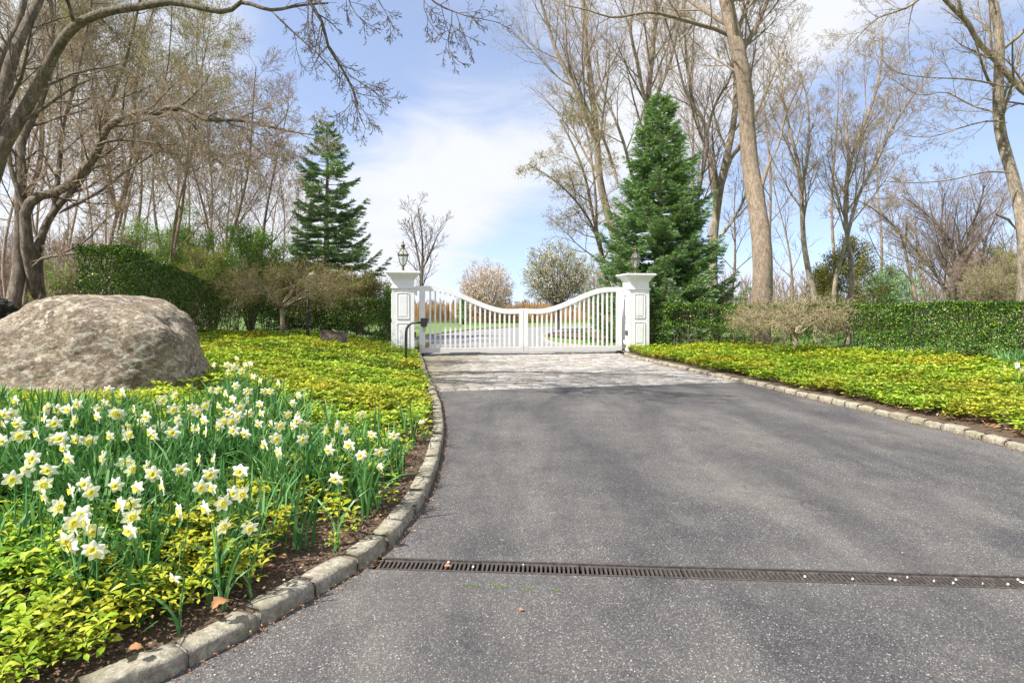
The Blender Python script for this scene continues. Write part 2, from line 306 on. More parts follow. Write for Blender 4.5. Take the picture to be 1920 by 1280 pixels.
# ---------------------------------------------------------------- terrain and drive
LK = smooth_line([(-7, .3), (-4.2, .62), (-2.75, 1.0), (-1.95, 1.42), (-1.45, 1.8), (-1.18, 2.09), (-1.0, 2.4), (-.84, 2.72), (-.69, 3.07), (-.62, 3.49), (-.586, 4.03), (-.6, 4.69), (-.69, 5.84), (-.83, 6.98), (-1.12, 8.67), (-1.58, 11), (-2.12, 14.0), (-2.3, 15.0)], .05)
RK = smooth_line([(4.9, -1), (4.85, 1.5), (4.72, 3.8), (4.6, 5.3), (4.58, 6.04), (4.5, 6.53), (4.38, 7.45), (4.24, 8.17), (4.0, 9.8), (3.68, 11.26), (3.38, 13.06), (3.12, 14.4), (3.0, 15.75)], .05)
def dist_to(x, y, K):
    x = np.atleast_1d(np.asarray(x, float)); y = np.atleast_1d(np.asarray(y, float)); o = np.empty(len(x))
    for i in range(0, len(x), 20000):
        o[i:i + 20000] = np.sqrt(((x[i:i + 20000, None] - K[None, :, 0]) ** 2 + (y[i:i + 20000, None] - K[None, :, 1]) ** 2).min(1))
    return o
ol = np.argsort(LK[:, 1]); orr = np.argsort(RK[:, 1])
def xl(y): return np.interp(y, LK[ol, 1], LK[ol, 0])
def xr(y): return np.interp(y, RK[orr, 1], RK[orr, 0])
def gL(x, y):
    x = np.atleast_1d(np.asarray(x, float)); y = np.atleast_1d(np.asarray(y, float)); d = dist_to(x, y, LK[::2])
    return .055 + .37 * sstep(d, .1, 3.0) * (1 - .45 * sstep(y, 12, 16) * sstep(x, -6, -3)) + .1 * sstep(d, 3, 9)
def gR(x, y):
    d = dist_to(x, y, RK[::2]); return .06 + .12 * sstep(d, .1, 3.5)
def grid_mesh(name, xs, ys, zf, mt, keep=None, snap=None, kind='structure'):
    X, Y = np.meshgrid(xs, ys); x = X.ravel(); y = Y.ravel()
    nx = len(xs); i, j = np.meshgrid(np.arange(nx - 1), np.arange(len(ys) - 1)); a = (j * nx + i).ravel(); F = np.stack([a, a + 1, a + nx + 1, a + nx], 1)
    if keep is not None: k = keep(x, y); F = F[k[F].any(1)]
    if snap is not None: x, y = snap(x, y)
    z = zf(x, y); used, inv = np.unique(F, return_inverse=True)
    o = mesh_np(name, np.stack([x, y, z], 1)[used], inv.reshape(F.shape), mt, None, True); tag(o, kind=kind); return o
def axis(a): return np.unique(np.concatenate([np.linspace(p, q, n) for p, q, n in a]))
grid_mesh('ground', axis([(-900, -60, 12), (-60, 60, 61), (60, 900, 12)]), axis([(-60, 80, 71), (80, 1500, 15)]),
          lambda x, y: -.16 + .185 * sstep(y, 15, 20) + 0.3 * sstep(y, 30, 60) + .25 * sstep(np.abs(x), 9, 20) * sstep(y, 5, 15), m_lawn)
def snapL(x, y):
    bad = x > xl(y) - .04; x = x.copy(); x[bad] = (xl(y) - .05)[bad]; return x, y
def keepL(x, y): return (x < xl(y) - .04) & ~((x > -2.2) & (y < 1.0))
grid_mesh('planting_bed_soil', axis([(-13, -5, 40), (-5, -.4, 47)]), axis([(.35, 5, 60), (5, 17.6, 84)]), lambda x, y: gL(x, y) + .012 * np.sin(x * 9) * np.sin(y * 11), m_soil, keepL, snapL)
HR = smooth_line([(3.95, 17.1), (5.6, 15.9), (7.2, 14.3), (8.4, 12.4), (9.4, 10.6), (10.8, 8.6), (12.5, 6.6)], .1)
orh = np.argsort(HR[:, 1])
def snapR(x, y):
    bad = x < xr(y) + .04; x = x.copy(); x[bad] = (xr(y) + .05)[bad]; return x, y
grid_mesh('far_planting_bed_soil', axis([(2.9, 5, 24), (5, 14, 50)]), axis([(-1, 17.3, 120)]), gR, m_soil, lambda x, y: (x > xr(y) + .04) & (x < np.interp(y, HR[orh, 1], HR[orh, 0]) + .8), snapR)
grid_mesh('woodland_floor', axis([(-70, -8.2, 50)]), axis([(4, 80, 60)]), lambda x, y: .12 + .45 * sstep(-x, 8.2, 16) + .12 * np.sin(x * .9) * np.sin(y * .7), m_litter, lambda x, y: x < -8.2 - .5 * np.maximum(0, y - 12.5))

# asphalt in slanted rows, open where the trench drain lies
DR_A, DR_S, DR_W = 2.93, -.067, .068       # drain centre line y = a + s x, half width
AP_A, AP_S = 9.27, .213
def row(a, s, ext=.06):
    p, q = xl(a), xr(a)
    for _ in range(12): p = xl(a + s * p); q = xr(a + s * q)
    p -= ext; q += ext
    if a < 1.6: p = -8
    xs_ = np.linspace(p, q, 40); return np.stack([xs_, a + s * xs_], 1)
def strip(rows, z, name, mt, zf=None):
    V = np.concatenate([np.c_[r, np.full(len(r), z)] for r in rows]); n = len(rows[0]); m = len(rows)
    if zf is not None: V[:, 2] = zf(V[:, 0], V[:, 1])
    i, j = np.meshgrid(np.arange(n - 1), np.arange(m - 1)); a = (j * n + i).ravel()
    return tag(mesh_np(name, V, np.stack([a, a + 1, a + n + 1, a + n], 1), mt, None, True), kind='structure')
strip([row(a, DR_S) for a in np.linspace(-4, DR_A - DR_W, 40)], 0, 'asphalt_drive_foreground', m_asph)
tt = np.linspace(0, 1, 60); A0 = DR_A + DR_W
strip([row(A0 + (AP_A - A0) * q, DR_S + (AP_S - DR_S) * q) for q in tt], 0, 'asphalt_drive', m_asph)
# granite sett apron
GX, GY, GA = -2.45, 15.5, R(9.77)       # gate line origin and turn
gu = np.array([math.cos(GA), math.sin(GA)]); gn = np.array([-math.sin(GA), math.cos(GA)])
strip([row(AP_A + (16.8 - AP_A) * q, AP_S + (.172 - AP_S) * q, .3) for q in np.linspace(0, 1, 12)], -.012, 'paved_apron_bed', m_joint)
rng = np.random.default_rng(5); Vs = []; Fs = []; nb = 0; a = AP_A; k = 0
while a < 16.45:
    q = (a - AP_A) / (16.8 - AP_A); s = AP_S + (.172 - AP_S) * q; r = row(a, s, .0); x0 = r[0, 0] - .02; x1 = r[-1, 0] + .02
    wd = .1 if k else .15; x = x0 + rng.uniform(-.2, 0); 
    while x < x1:
        l = rng.uniform(.17, .27) if k else rng.uniform(.11, .14); g = .012; h = rng.uniform(-.003, .005); tl = rng.uniform(-.004, .004, 4)
        xa, xb = max(x + g / 2, x0), min(x + l - g / 2, x1)
        if xb - xa > .03:
            e = .012; 
            def pt(px_, v, z): return (px_ - s * v, a + s * px_ + v, z)
            j = rng.uniform(-.004, .004, 8)
            V = [pt(xa, g / 2, -.03), pt(xb, g / 2, -.03), pt(xb, wd - g / 2, -.03), pt(xa, wd - g / 2, -.03),
                 pt(xa + j[0], g / 2, -.006), pt(xb + j[1], g / 2, -.006), pt(xb + j[2], wd - g / 2, -.006), pt(xa + j[3], wd - g / 2, -.006),
                 pt(xa + e, g / 2 + e, h + tl[0]), pt(xb - e, g / 2 + e, h + tl[1]), pt(xb - e, wd - g / 2 - e, h + tl[2]), pt(xa + e, wd - g / 2 - e, h + tl[3])]
            Fs.append(np.array([(0, 1, 5, 4), (1, 2, 6, 5), (2, 3, 7, 6), (3, 0, 4, 7), (4, 5, 9, 8), (5, 6, 10, 9), (6, 7, 11, 10), (7, 4, 8, 11), (8, 9, 10, 11)]) + nb); Vs.append(V); nb += 12
        x += l
    a += wd; k += 1
tag(mesh_np('paved_apron', np.concatenate(Vs), np.concatenate(Fs), m_sett), kind='structure')
# drive beyond the gate, bending away to the left and then out to the right
IL = smooth_line([(-2.6, 16.2), (-3.1, 18.2), (-3.7, 21.6), (-3.5, 25.5), (-2.7, 29.5), (-1.6, 32.5), (.5, 35), (5, 37), (14, 38.5)], .3)
IR = smooth_line([(3.2, 16.9), (2.9, 18.0), (1.7, 19.1), (1.3, 20.2), (1.2, 22.5), (1.35, 25.3), (2.1, 28), (4.5, 30.5), (8, 31.8), (14, 32.5)], .3)
n = 60; q = np.linspace(0, 1, n); ia = IL[(q * (len(IL) - 1)).astype(int)]; ib = IR[(q * (len(IR) - 1)).astype(int)]
rows = [np.stack([np.linspace(l[0], r[0], 12), np.linspace(l[1], r[1], 12)], 1) for l, r in zip(ia, ib)]
rows.insert(0, row(16.75, .172, .2)[np.linspace(0, 39, 12).astype(int)])
gz = lambda x, y: -.016 + .07 * sstep(y, 15.5, 20) + .3 * sstep(y, 30, 60)
strip(rows, 0, 'inner_drive', m_inner, gz)
def kerb(line, side, name, label, wid, top, L_, face_z=-.03, seed=1, zoff=None, kind='structure'):
    """rough granite blocks laid end to end with mortar between"""
    rg = np.random.default_rng(seed); s = np.r_[0, np.cumsum(np.linalg.norm(np.diff(line, axis=0), axis=1))]
    def at(q): 
        p = np.array([np.interp(q, s, line[:, 0]), np.interp(q, s, line[:, 1])]); e = np.array([np.interp(q + .02, s, line[:, 0]), np.interp(q + .02, s, line[:, 1])]) - np.array([np.interp(q - .02, s, line[:, 0]), np.interp(q - .02, s, line[:, 1])])
        t_ = e / (np.linalg.norm(e) + 1e-9); return p, t_, np.array([-t_[1], t_[0]]) * side
    Vs = []; Fs = []; nb = 0; q = .0; joints = []
    while q < s[-1] - .1:
        l = rg.uniform(.85, 1.12) * L_; g = .016; q0, q1 = q + g * .5, min(q + l - g * .5, s[-1]); nu, nv = 8, 7
        tz = top + rg.uniform(-.01, .01); of = rg.uniform(-.006, .006); P_ = []
        sh = rg.uniform(0, 100)
        for iu in range(nu + 1):
            u = iu / nu; p, t_, nn = at(q0 + (q1 - q0) * u); er = .007 * (1 if iu in (0, nu) else 0)
            prof = [(-.006, face_z), (.0, tz * .45), (.002, tz - .014), (.011, tz - .002), (wid * .45, tz), (wid - .01, tz - .001), (wid, tz - .03), (wid, face_z)]
            for iv, (o_, z_) in enumerate(prof):
                nz = mnoise.noise(Vector((sh + u * 3.1, iv * .9, sh))) * .011; nz2 = mnoise.noise(Vector((sh + u * 8, iv * 1.7, 3))) * .006
                oo = o_ + of + (nz + nz2 if iv < 5 else 0) + (er * .7 if iv < 4 else 0); z2 = z_ + (nz * .7 + nz2 if 1 < iv < 6 else 0) - (er if 1 < iv < 6 else 0)
                xy = p + nn * oo; P_.append((xy[0], xy[1], z2 + (zoff(xy[0], xy[1]) if zoff else 0)))
        f = [(iu * 8 + iv, iu * 8 + iv + 1, (iu + 1) * 8 + iv + 1, (iu + 1) * 8 + iv) for iu in range(nu) for iv in range(7)]
        f += [(iv_ + o, (iv_ + 1) + o, 7 - iv_ - 1 + o, 7 - iv_ + o) for o in (0, nu * 8) for iv_ in range(3)]
        Fs.append(np.array(f) + nb); Vs.append(np.array(P_)); nb += len(P_); q += l
    K = tag(mesh_np(name, np.concatenate(Vs), np.concatenate(Fs), m_granite), kind=kind)
    # continuous mortar core a little lower than the stones
    core = []; qs = np.arange(0, s[-1], .12)
    for qq in qs:
        p, t_, nn = at(qq)
        for o_, z_ in ((.014, face_z), (.014, top - .036), (.03, top - .02), (wid - .02, top - .018), (wid - .01, face_z)):
            xy = p + nn * o_; core.append((xy[0], xy[1], z_ + (zoff(xy[0], xy[1]) if zoff else 0)))
    m = len(qs); F = [(i * 5 + j, i * 5 + j + 1, (i + 1) * 5 + j + 1, (i + 1) * 5 + j) for i in range(m - 1) for j in range(4)]
    mesh_np('mortar', core, F, m_mortar, K, True); return K
kerb(LK, 1, 'stone_kerb', '', .115, .072, .29, seed=3)
kerb(RK, -1, 'stone_kerb', '', .11, .062, .25, seed=4)
for ln, sd_ in ((IL, 1), (IR, -1)):
    V = []; z0 = gz(ln[:, 0], ln[:, 1])
    for i in range(len(ln)):
        e = ln[min(i + 1, len(ln) - 1)] - ln[max(i - 1, 0)]; e = e / np.linalg.norm(e); nn = np.array([-e[1], e[0]]) * sd_
        for o_, z_ in ((-.02, -.05), (-.02, .06), (.16, .06), (.16, -.1)): V.append((*(ln[i] + nn * o_), z0[i] + z_))
    F = [(i * 4 + j, i * 4 + j + 1, (i + 1) * 4 + j + 1, (i + 1) * 4 + j) for i in range(len(ln) - 1) for j in range(3)]
    tag(mesh_np('drive_edging', V, F, m_granite), kind='structure')
# mulch island right of the inner drive
isl = []
for k in range(40):
    an = k / 40 * 2 * math.pi; rr = 1 + .08 * math.sin(3 * an); isl.append((4.4 + 2.9 * rr * math.cos(an), 25.3 + 3.2 * rr * math.sin(an)))
V = [(4.4, 25.3, .12)] + [(x, y, float(gz(np.array(x), np.array(y))) + .02) for x, y in isl]; V2 = [((x + 4.4) / 2, (y + 25.3) / 2, .11) for x, y in isl]
F = [(1 + k, 1 + (k + 1) % 40, 41 + (k + 1) % 40, 41 + k) for k in range(40)]
mb = MB(); mb.add(V + V2, F + [(0, 41 + k, 41 + (k + 1) % 40) for k in range(40)], True); tag(mb.build('mulch_island', m_soil), kind='structure')
# trench drain
dr = empty('trench_drain', (0, DR_A, 0), math.atan(DR_S), label='rusty slotted iron trench drain set across the asphalt', cat='drain')
xa, xb = -.66, 4.6
mb = MB(); hw = DR_W
mb.box(xa, xb, -hw, -hw + .012, -.1, .003); mb.box(xa, xb, hw - .012, hw, -.1, .003); mb.box(xa - .012, xa, -hw, hw, -.1, .003); mb.build('frame', m_rust, dr)
mb = MB(); mb.box(xa, xb, -hw + .012, hw - .012, -.11, -.045); mb.build('dark_channel', m_dark, dr)
x = xa; gi = 0; rg = random.Random(3)
while x < xb - .1:
    l = .5; mb = MB(); zt = rg.uniform(-.005, -.001); x1 = min(x + l - .004, xb)
    mb.box(x + .002, x1, -hw + .014, -hw + .028, -.03, zt, .002); mb.box(x + .002, x1, hw - .028, hw - .014, -.03, zt, .002)
    p = x + .008
    sl = .45 if gi in (0, 1) else 0
    while p < x1 - .012:
        w2 = .0105; o_ = 0
        mb.add([(p, -hw + .028, -.025), (p + w2, -hw + .028, -.025), (p + w2, hw - .028, -.025), (p, hw - .028, -.025), (p, -hw + .028, zt - .0005), (p + w2, -hw + .028, zt - .0005), (p + w2, hw - .028, zt - .0005), (p, hw - .028, zt - .0005)],
               [(0, 3, 2, 1), (4, 5, 6, 7), (0, 1, 5, 4), (1, 2, 6, 5), (2, 3, 7, 6), (3, 0, 4, 7)])
        p += .0225
    mb.build('grate', m_rust, dr); x += l; gi += 1
mb = MB()
for k in range(30):
    px_ = rg.uniform(xa, xb) if k < 20 else rg.uniform(1.8, 2.5); r_ = rg.uniform(.003, .008); mb.lathe([(r_ * .5, -.006), (r_, -.002), (r_ * .8, .003), (r_ * .3, .005)], 6, px_, rg.uniform(-hw + .03, hw - .03))
tag(mb.build('pebbles', flat('pale_pebble', (.7, .68, .64), .8), dr), kind='stuff')
# ---------------------------------------------------------------- gate, pillars, lanterns
def gp(t, n=0, z=0): v = np.array([GX, GY]) + gu * t + gn * n; return (v[0], v[1], z)
def pillar(t, label, box_side):
    r = empty('gate_pillar', gp(t), GA, label=label, cat='gate pillar', group='white pillars either side of the gate')
    h = .285
    mb = MB(); mb.box(-h, h, -h, h, -.05, 1.8); mb.build('shaft', m_white, r)
    mb = MB(); mb.sq([(h + .018, 1.765), (h + .03, 1.78), (h + .03, 1.80), (h + .012, 1.815), (h + .006, 1.83)]); mb.build('necking', m_white, r)
    mb = MB(); mb.sq([(h - .006, 1.801), (h - .006, 2.03)]); mb.build('frieze', m_white, r)
    mb = MB(); mb.sq([(h + .0, 2.0), (h + .018, 2.012), (h + .018, 2.035), (h + .03, 2.045), (h + .05, 2.075), (h + .085, 2.11), (h + .118, 2.14), (h + .125, 2.165), (h + .148, 2.172), (h + .148, 2.2), (h + .12, 2.214)]); mb.build('cap', m_white, r)
    mb = MB(); mb.sq([(h + .02, -.05), (h + .02, .13), (h + .006, .15)]); mb.build('plinth', m_white, r)
    for zb, zt in ((.24, .88), (.99, 1.66)):
        for ax in range(4):
            p = MB(); w_ = .155
            def bx(a, b, c, d, y0, y1, ch=0):
                m = MB(); m.box(a, b, y0, y1, c, d, ch); cs, sn = [(1, 0), (0, 1), (-1, 0), (0, -1)][ax]
                p.add([(x * cs - y * sn, x * sn + y * cs, z) for x, y, z in m.v], m.f)
            f = .014; e = h + .016
            bx(-w_, w_, zt - f, zt, -e, -h + .001); bx(-w_, w_, zb, zb + f, -e, -h + .001)
            bx(-w_, -w_ + f, zb + f, zt - f, -e, -h + .001); bx(w_ - f, w_, zb + f, zt - f, -e, -h + .001)
            m = MB(); a = w_ - .04; c = .022
            m.add([(-a, -h + .001, zb + .045), (a, -h + .001, zb + .045), (a, -h + .001, zt - .045), (-a, -h + .001, zt - .045), (-a + c, -h - .013, zb + .045 + c), (a - c, -h - .013, zb + .045 + c), (a - c, -h - .013, zt - .045 - c), (-a + c, -h - .013, zt - .045 - c)],
                  [(4, 5, 6, 7), (0, 1, 5, 4), (1, 2, 6, 5), (2, 3, 7, 6), (3, 0, 4, 7)])
            cs, sn = [(1, 0), (0, 1), (-1, 0), (0, -1)][ax]; p.add([(x * cs - y * sn, x * sn + y * cs, z) for x, y, z in m.v], m.f)
            p.build('panel', m_white, r)
    mb = MB(); s = box_side; mb.box(min(s * (h + .002), s * (h + .05)), max(s * (h + .002), s * (h + .05)), -.16, -.08, .5, .64, .006); mb.build('sensor_box', m_grey, r)
    mb = MB()
    for zc in (1.67, .3): mb.box(min(s * h, s * (h + .06)), max(s * h, s * (h + .06)), -.03, .03, zc - .05, zc + .05, .004); mb.lathe([(.02, zc - .07), (.02, zc + .07)], 10, s * (h + .06))
    mb.build('hinge', m_white if s < 0 else m_white, r)
    return r
pillar(-.42, 'white panelled square gate pillar at the left end of the gate, behind the keypad post', 1)
pillar(6.02, 'white panelled square gate pillar in front of the full green spruce', -1)
def lantern(t, label, z0=2.214):
    r = empty('pillar_lantern', gp(t, 0, z0), GA, label=label, cat='lantern', group='coach lanterns on the gate pillars')
    mb = MB(); mb.lathe([(.078, 0), (.08, .012), (.06, .022), (.038, .04), (.026, .075), (.03, .09), (.044, .1), (.03, .112), (.02, .135), (.034, .15), (.05, .162)], 16); mb.build('base', m_brass, r)
    n = 6; fr = MB(); gl = MB(); R0, R1, z1, z2 = .055, .145, .165, .435; R2, z3 = .05, .62
    ang = [2 * math.pi * (k + .5) / n for k in range(n)]
    def c(R_, z, k): return Vector((R_ * math.cos(ang[k % n]), R_ * math.sin(ang[k % n]), z))
    body = [(R0, z1), (.105, z1 + .11), (R1, z2)]; roof = [(R1 + .012, z2 + .02), (.1, z2 + .1), (R2, z3)]
    for k in range(n):
        for pr in (body, roof): fr.tube([c(R_, z, k) for R_, z in pr], .0095, 5)
        for pr in (body, roof):
            for (Ra, za), (Rb, zb) in zip(pr, pr[1:]): gl.add([c(Ra - .004, za, k), c(Ra - .004, za, k + 1), c(Rb - .004, zb, k + 1), c(Rb - .004, zb, k)], [(0, 1, 2, 3)])
    fr.lathe([(R0 + .01, z1 - .01), (R0 + .012, z1 + .012), (R0 - .01, z1 + .014)], n, rot=ang[0], smooth=False)
    fr.lathe([(R1 + .002, z2 - .012), (R1 + .022, z2), (R1 + .024, z2 + .014), (R1 + .006, z2 + .024), (R1 - .03, z2 + .022), (R1 - .03, z2 - .008)], n, rot=ang[0], smooth=False)
    fr.build('frame', m_brass, r); gl.build('glass', m_glass, r)
    mb = MB(); mb.lathe([(R2 + .012, z3 - .01), (R2 + .015, z3 + .01), (.03, z3 + .03), (.05, z3 + .045), (.062, z3 + .075), (.045, z3 + .1), (.018, z3 + .115), (.012, z3 + .14), (.022, z3 + .155), (.012, z3 + .175), (.006, z3 + .21), (.001, z3 + .26)], 16); mb.build('finial', m_brass, r)
    mb = MB(); 
    for k in range(3): mb.lathe([(.012, z1 + .01), (.012, z1 + .15), (.004, z1 + .165), (.012, z1 + .18), (.002, z1 + .21)], 8, .035 * math.cos(k * 2.1), .035 * math.sin(k * 2.1))
    mb.build('candle', m_candle, r)
    return r
lantern(-.42, 'brass and glass coach lantern on the left pillar, seen against the sky')
lantern(6.02, 'brass and glass coach lantern on the pillar in front of the full green spruce')
def leaf_top(u):   # u metres from the outer stile, 0..2.8
    return 1.24 + .6 * (1 - sstep(u, .35, 2.45)) + .012 * math.cos(u * 2)
def gate_leaf(name, t0, sgn, label):
    W = 2.8; r = empty(name, gp(t0), GA, label=label, cat='gate leaf', group='two leaves of the white driveway gate'); X = lambda u: sgn * u
    def bx(mb, u0, u1, y0, y1, z0, z1, c=0): a, b = sorted((X(u0), X(u1))); mb.box(a, b, y0, y1, z0, z1, c)
    mb = MB(); us = np.linspace(.156, W - .122, 34); v = []
    for u in us:
        zt = leaf_top(u); x = X(u); v += [(x, -.032, zt - .135), (x, .032, zt - .135), (x, .032, zt), (x, -.032, zt)]
    f = [(i * 4 + a, i * 4 + b, i * 4 + 4 + b, i * 4 + 4 + a) for i in range(len(us) - 1) for a, b in ((0, 1), (1, 2), (2, 3), (3, 0))] + [(0, 1, 2, 3), tuple((len(us) - 1) * 4 + k for k in (3, 2, 1, 0))]
    mb.add(v, f); mb.build('top_rail', m_white, r)
    mb = MB(); bx(mb, .156, W - .122, -.032, .032, .085, .21, .003); mb.build('bottom_rail', m_white, r)
    mb = MB(); bx(mb, 0, .155, -.036, .036, .075, leaf_top(0) - .002, .004); mb.build('stile', m_white, r)
    mb = MB(); bx(mb, W - .12, W - .006, -.036, .036, .075, leaf_top(W) + .004, .004); mb.build('stile', m_white, r)
    for k in range(18):
        u = .155 + (W - .275) * (k + 1) / 19; mb = MB(); bx(mb, u - .023, u + .023, -.02, .02, .186, leaf_top(u) - .128); mb.build('baluster', m_white, r)
    mb = MB(); bx(mb, -.13, .0, -.025, .025, leaf_top(0) - .13, leaf_top(0) - .01); mb.build('hinge_arm', m_white, r)
    mb = MB(); bx(mb, .03, .13, -.05, .05, .0, .075); bx(mb, .0, .06, -.04, .04, -.0, .02); mb.build('caster', m_black, r)
    mb = MB(); bx(mb, .8, 2.6, .04, .09, .09, .15, .004); mb.build('opener_arm', m_grey, r)
    return r
gate_leaf('gate_leaf', 0.0, 1, 'white baluster gate leaf hung on the left pillar, with swooping top rail')
gate_leaf('gate_leaf', 5.6, -1, 'white baluster gate leaf hung on the pillar by the full green spruce')
# ---------------------------------------------------------------- gooseneck keypad post
kz = float(gL(-2.08, 11.4)[0]); kp = empty('keypad_post', (-2.06, 11.4, 0), 0, label='grey gooseneck post with entry keypad in front of the left gate pillar', cat='keypad post')
mb = MB(); mb.tube([(0, 0, kz - .1), (0, 0, .78), (.012, 0, .87), (.05, 0, .945), (.11, 0, .985), (.2, 0, .995), (.32, 0, .995)], .026, 12); mb.build('pole', m_grey, kp)
mb = MB(); x0 = .3; mb.loft([[(x0, -.07), (x0 + .1, -.07), (x0 + .1, .05), (x0, .05)], [(x0 - .005, -.09), (x0 + .155, -.09), (x0 + .155, .06), (x0 - .005, .06)]], [.915, 1.08]); mb.build('hood', m_grey, kp)
mb = MB(); mb.box(x0 + .02, x0 + .09, -.045, .0, .82, .912, .006); mb.build('keypad', m_beige, kp)
# ---------------------------------------------------------------- number plaque
Yp = 13.6; pc = Vector(P(626, 632, Yp)); pq = empty('house_number_plaque', pc, R(3), label='bronze plaque reading 697 propped in front of the left hedge', cat='plaque')
pq.rotation_euler = (R(-12), R(5.5), R(2))
mb = MB(); mb.box(-.31, .31, 0, .03, -.14, .14, .006); mb.build('plate', m_bronze, pq)
mb = MB()
for a in ((-.31, .31, .122, .14), (-.31, .31, -.14, -.122)): mb.box(a[0], a[1], -.014, .002, a[2], a[3], .003)
for a in ((-.31, -.292), (.292, .31)): mb.box(a[0], a[1], -.014, .002, -.1215, .1215, .003)
for a in ((-.262, .262, .085, .093), (-.262, .262, -.093, -.085)): mb.box(a[0], a[1], -.006, .002, a[2], a[3])
for a in ((-.262, -.254), (.254, .262)): mb.box(a[0], a[1], -.006, .002, -.0845, .0845)
mb.build('border', m_bronze, pq)
cu = bpy.data.curves.new('digits', 'FONT'); cu.body = '697'; cu.size = .12; cu.extrude = .004; cu.align_x = 'CENTER'; cu.align_y = 'CENTER'
tmp = bpy.data.objects.new('digits', cu); COL.objects.link(tmp); bpy.context.view_layer.update()
me = bpy.data.meshes.new_from_object(tmp.evaluated_get(bpy.context.evaluated_depsgraph_get())); bpy.data.objects.remove(tmp)
me.materials.clear(); me.materials.append(m_letter); dg = bpy.data.objects.new('digits', me); link(dg, pq); dg.location = (-.015, -.006, .005); dg.rotation_euler = (R(90), 0, 0)
for q_ in (-.27, .22): mb = MB(); mb.box(q_, q_ + .05, .031, .05, -.45, .1); mb.build('stake', m_bronze, pq)
# ---------------------------------------------------------------- small garden fixtures
lp = empty('garden_spotlight', (*P(577, 0, 14.9)[:2], 0), label='white floodlight head on a thin black post among the dwarf maple twigs', cat='spotlight')
gz1 = float(gL(lp.location.x, 14.9)[0])
mb = MB(); mb.tube([(0, 0, gz1 - .1), (0, 0, gz1 + .3), (0, 0, 2.02)], [.045, .035, .022], 10); mb.build('post', m_black, lp)
mb = MB(); mb.lathe([(.03, 0), (.05, .03), (.06, .09), (.055, .15), (.01, .17)], 12); o = mb.build('lamp_head', m_white, lp, (.02, 0, 2.07)); o.rotation_euler = (R(12), R(62), 0)
lp2 = empty('lamp_post', (*P(1035, 0, 26.5)[:2], 0), label='short black lamp post with glass lantern inside the grounds, seen through the gate', cat='lamp post')
mb = MB(); mb.lathe([(.09, 0), (.09, .12), (.05, .16), (.04, .5), (.04, 1.25), (.06, 1.28), (.03, 1.3)], 12); mb.build('post', m_black, lp2)
mb = MB(); mb.lathe([(.06, 1.305), (.11, 1.5)], 6, smooth=False); mb.build('glass', m_glass, lp2)
mb = MB()
for k in range(6): a = k * math.pi / 3; mb.tube([(.062 * math.cos(a), .062 * math.sin(a), 1.3), (.114 * math.cos(a), .114 * math.sin(a), 1.505)], .008, 4)
mb.lathe([(.14, 1.5), (.13, 1.52), (.05, 1.6), (.02, 1.62), (.03, 1.65), (.004, 1.72)], 6, smooth=False); mb.build('lantern_roof', m_black, lp2)
fe = empty('hoop_edging', (0, 0, 0), label='low black wire hoop edging beside the dwarf maple by the left hedge', cat='garden edging')
mb = MB(); p0 = Vector(P(468, 622, 14.6)); p1 = Vector(P(560, 628, 14.4)); nh = 9
for k in range(nh):
    a = p0.lerp(p1, k / nh); b_ = p0.lerp(p1, (k + 1.35) / nh); g0 = float(gL(a.x, a.y)[0]); hh = .34
    mb.tube([a.lerp(b_, .5 - .5 * math.cos(q * math.pi / 8)) * 1.0 + Vector((0, 0, g0 - a.z + hh * math.sin(q * math.pi / 8))) for q in range(9)], .008, 5)
mb.build('hoops', m_black, fe)
# ---------------------------------------------------------------- boulder
import bmesh
def sst(x, a, b): t_ = min(1, max(0, (x - a) / (b - a))); return t_ * t_ * (3 - 2 * t_)
bm = bmesh.new(); bmesh.ops.create_icosphere(bm, subdivisions=7, radius=1)
planes = [((0, 0, 1), 1.02), ((.25, -.1, 1), 1.02), ((-.5, -.05, 1), .86), ((.6, -.05, .8), 1.0), ((.95, .12, .2), .88), ((1, -.1, -.1), .93), ((.35, -1, .25), .86), ((-.2, -1, .45), .84), ((-.1, -.8, .9), .98), ((-.05, -1, -.15), .86), ((-1, -.1, .35), 1.0), ((-1, .3, -.2), 1.1), ((0, 1, .3), .95), ((.6, .8, .3), .93), ((.75, -.75, .05), .88)]
rz0 = random.Random(12); planes += [((rz0.uniform(-.9, .6), rz0.uniform(-1, -.3), rz0.uniform(-.4, .7)), rz0.uniform(.86, .93)) for _ in range(12)]
pl = [(Vector(n_).normalized(), d) for n_, d in planes]; bs_ = Vector((1.6, 1.3, 1.17))
for v in bm.verts:
    d = v.co.normalized(); q = 0
    for n_, dd in pl:
        c = d.dot(n_)
        if c > .02: q += (c / dd) ** 26
    r = q ** (-1 / 26.)
    p = d * r; s1 = p * 1.1 + Vector((4, 2, 7)); 
    r += mnoise.noise(s1) * .08 + mnoise.noise(p * 2.6 + Vector((9, 0, 0))) * .055
    h = mnoise.fractal(p * 5, .8, 2.1, 6) * .022; h += mnoise.ridged_multi_fractal(p * 2.2 + Vector((3, 1, 8)), .9, 2.1, 5, .9, 2) * -.013
    cr = abs(p.z + .28 + .22 * p.x + .1 * mnoise.noise(p * 2.5) ); 
    if p.x < .35 and p.y < 0: r += .05 * (sst(-(p.z + .28 + .22 * p.x + .1 * mnoise.noise(p * 2.5)), -.02, .05) - sst(-(p.z + .28 + .22 * p.x + .1 * mnoise.noise(p * 2.5)), .1, .5)) * min(1, (.35 - p.x) * 2)
    p2 = p.x * .8 - p.z + .12 + .08 * mnoise.noise(p * 4)
    
    r += h; v.co = Vector((d.x * r * bs_.x, d.y * r * bs_.y, d.z * r * bs_.z))
me = bpy.data.meshes.new('boulder'); bm.to_mesh(me); bm.free(); me.polygons.foreach_set('use_smooth', [True] * len(me.polygons))
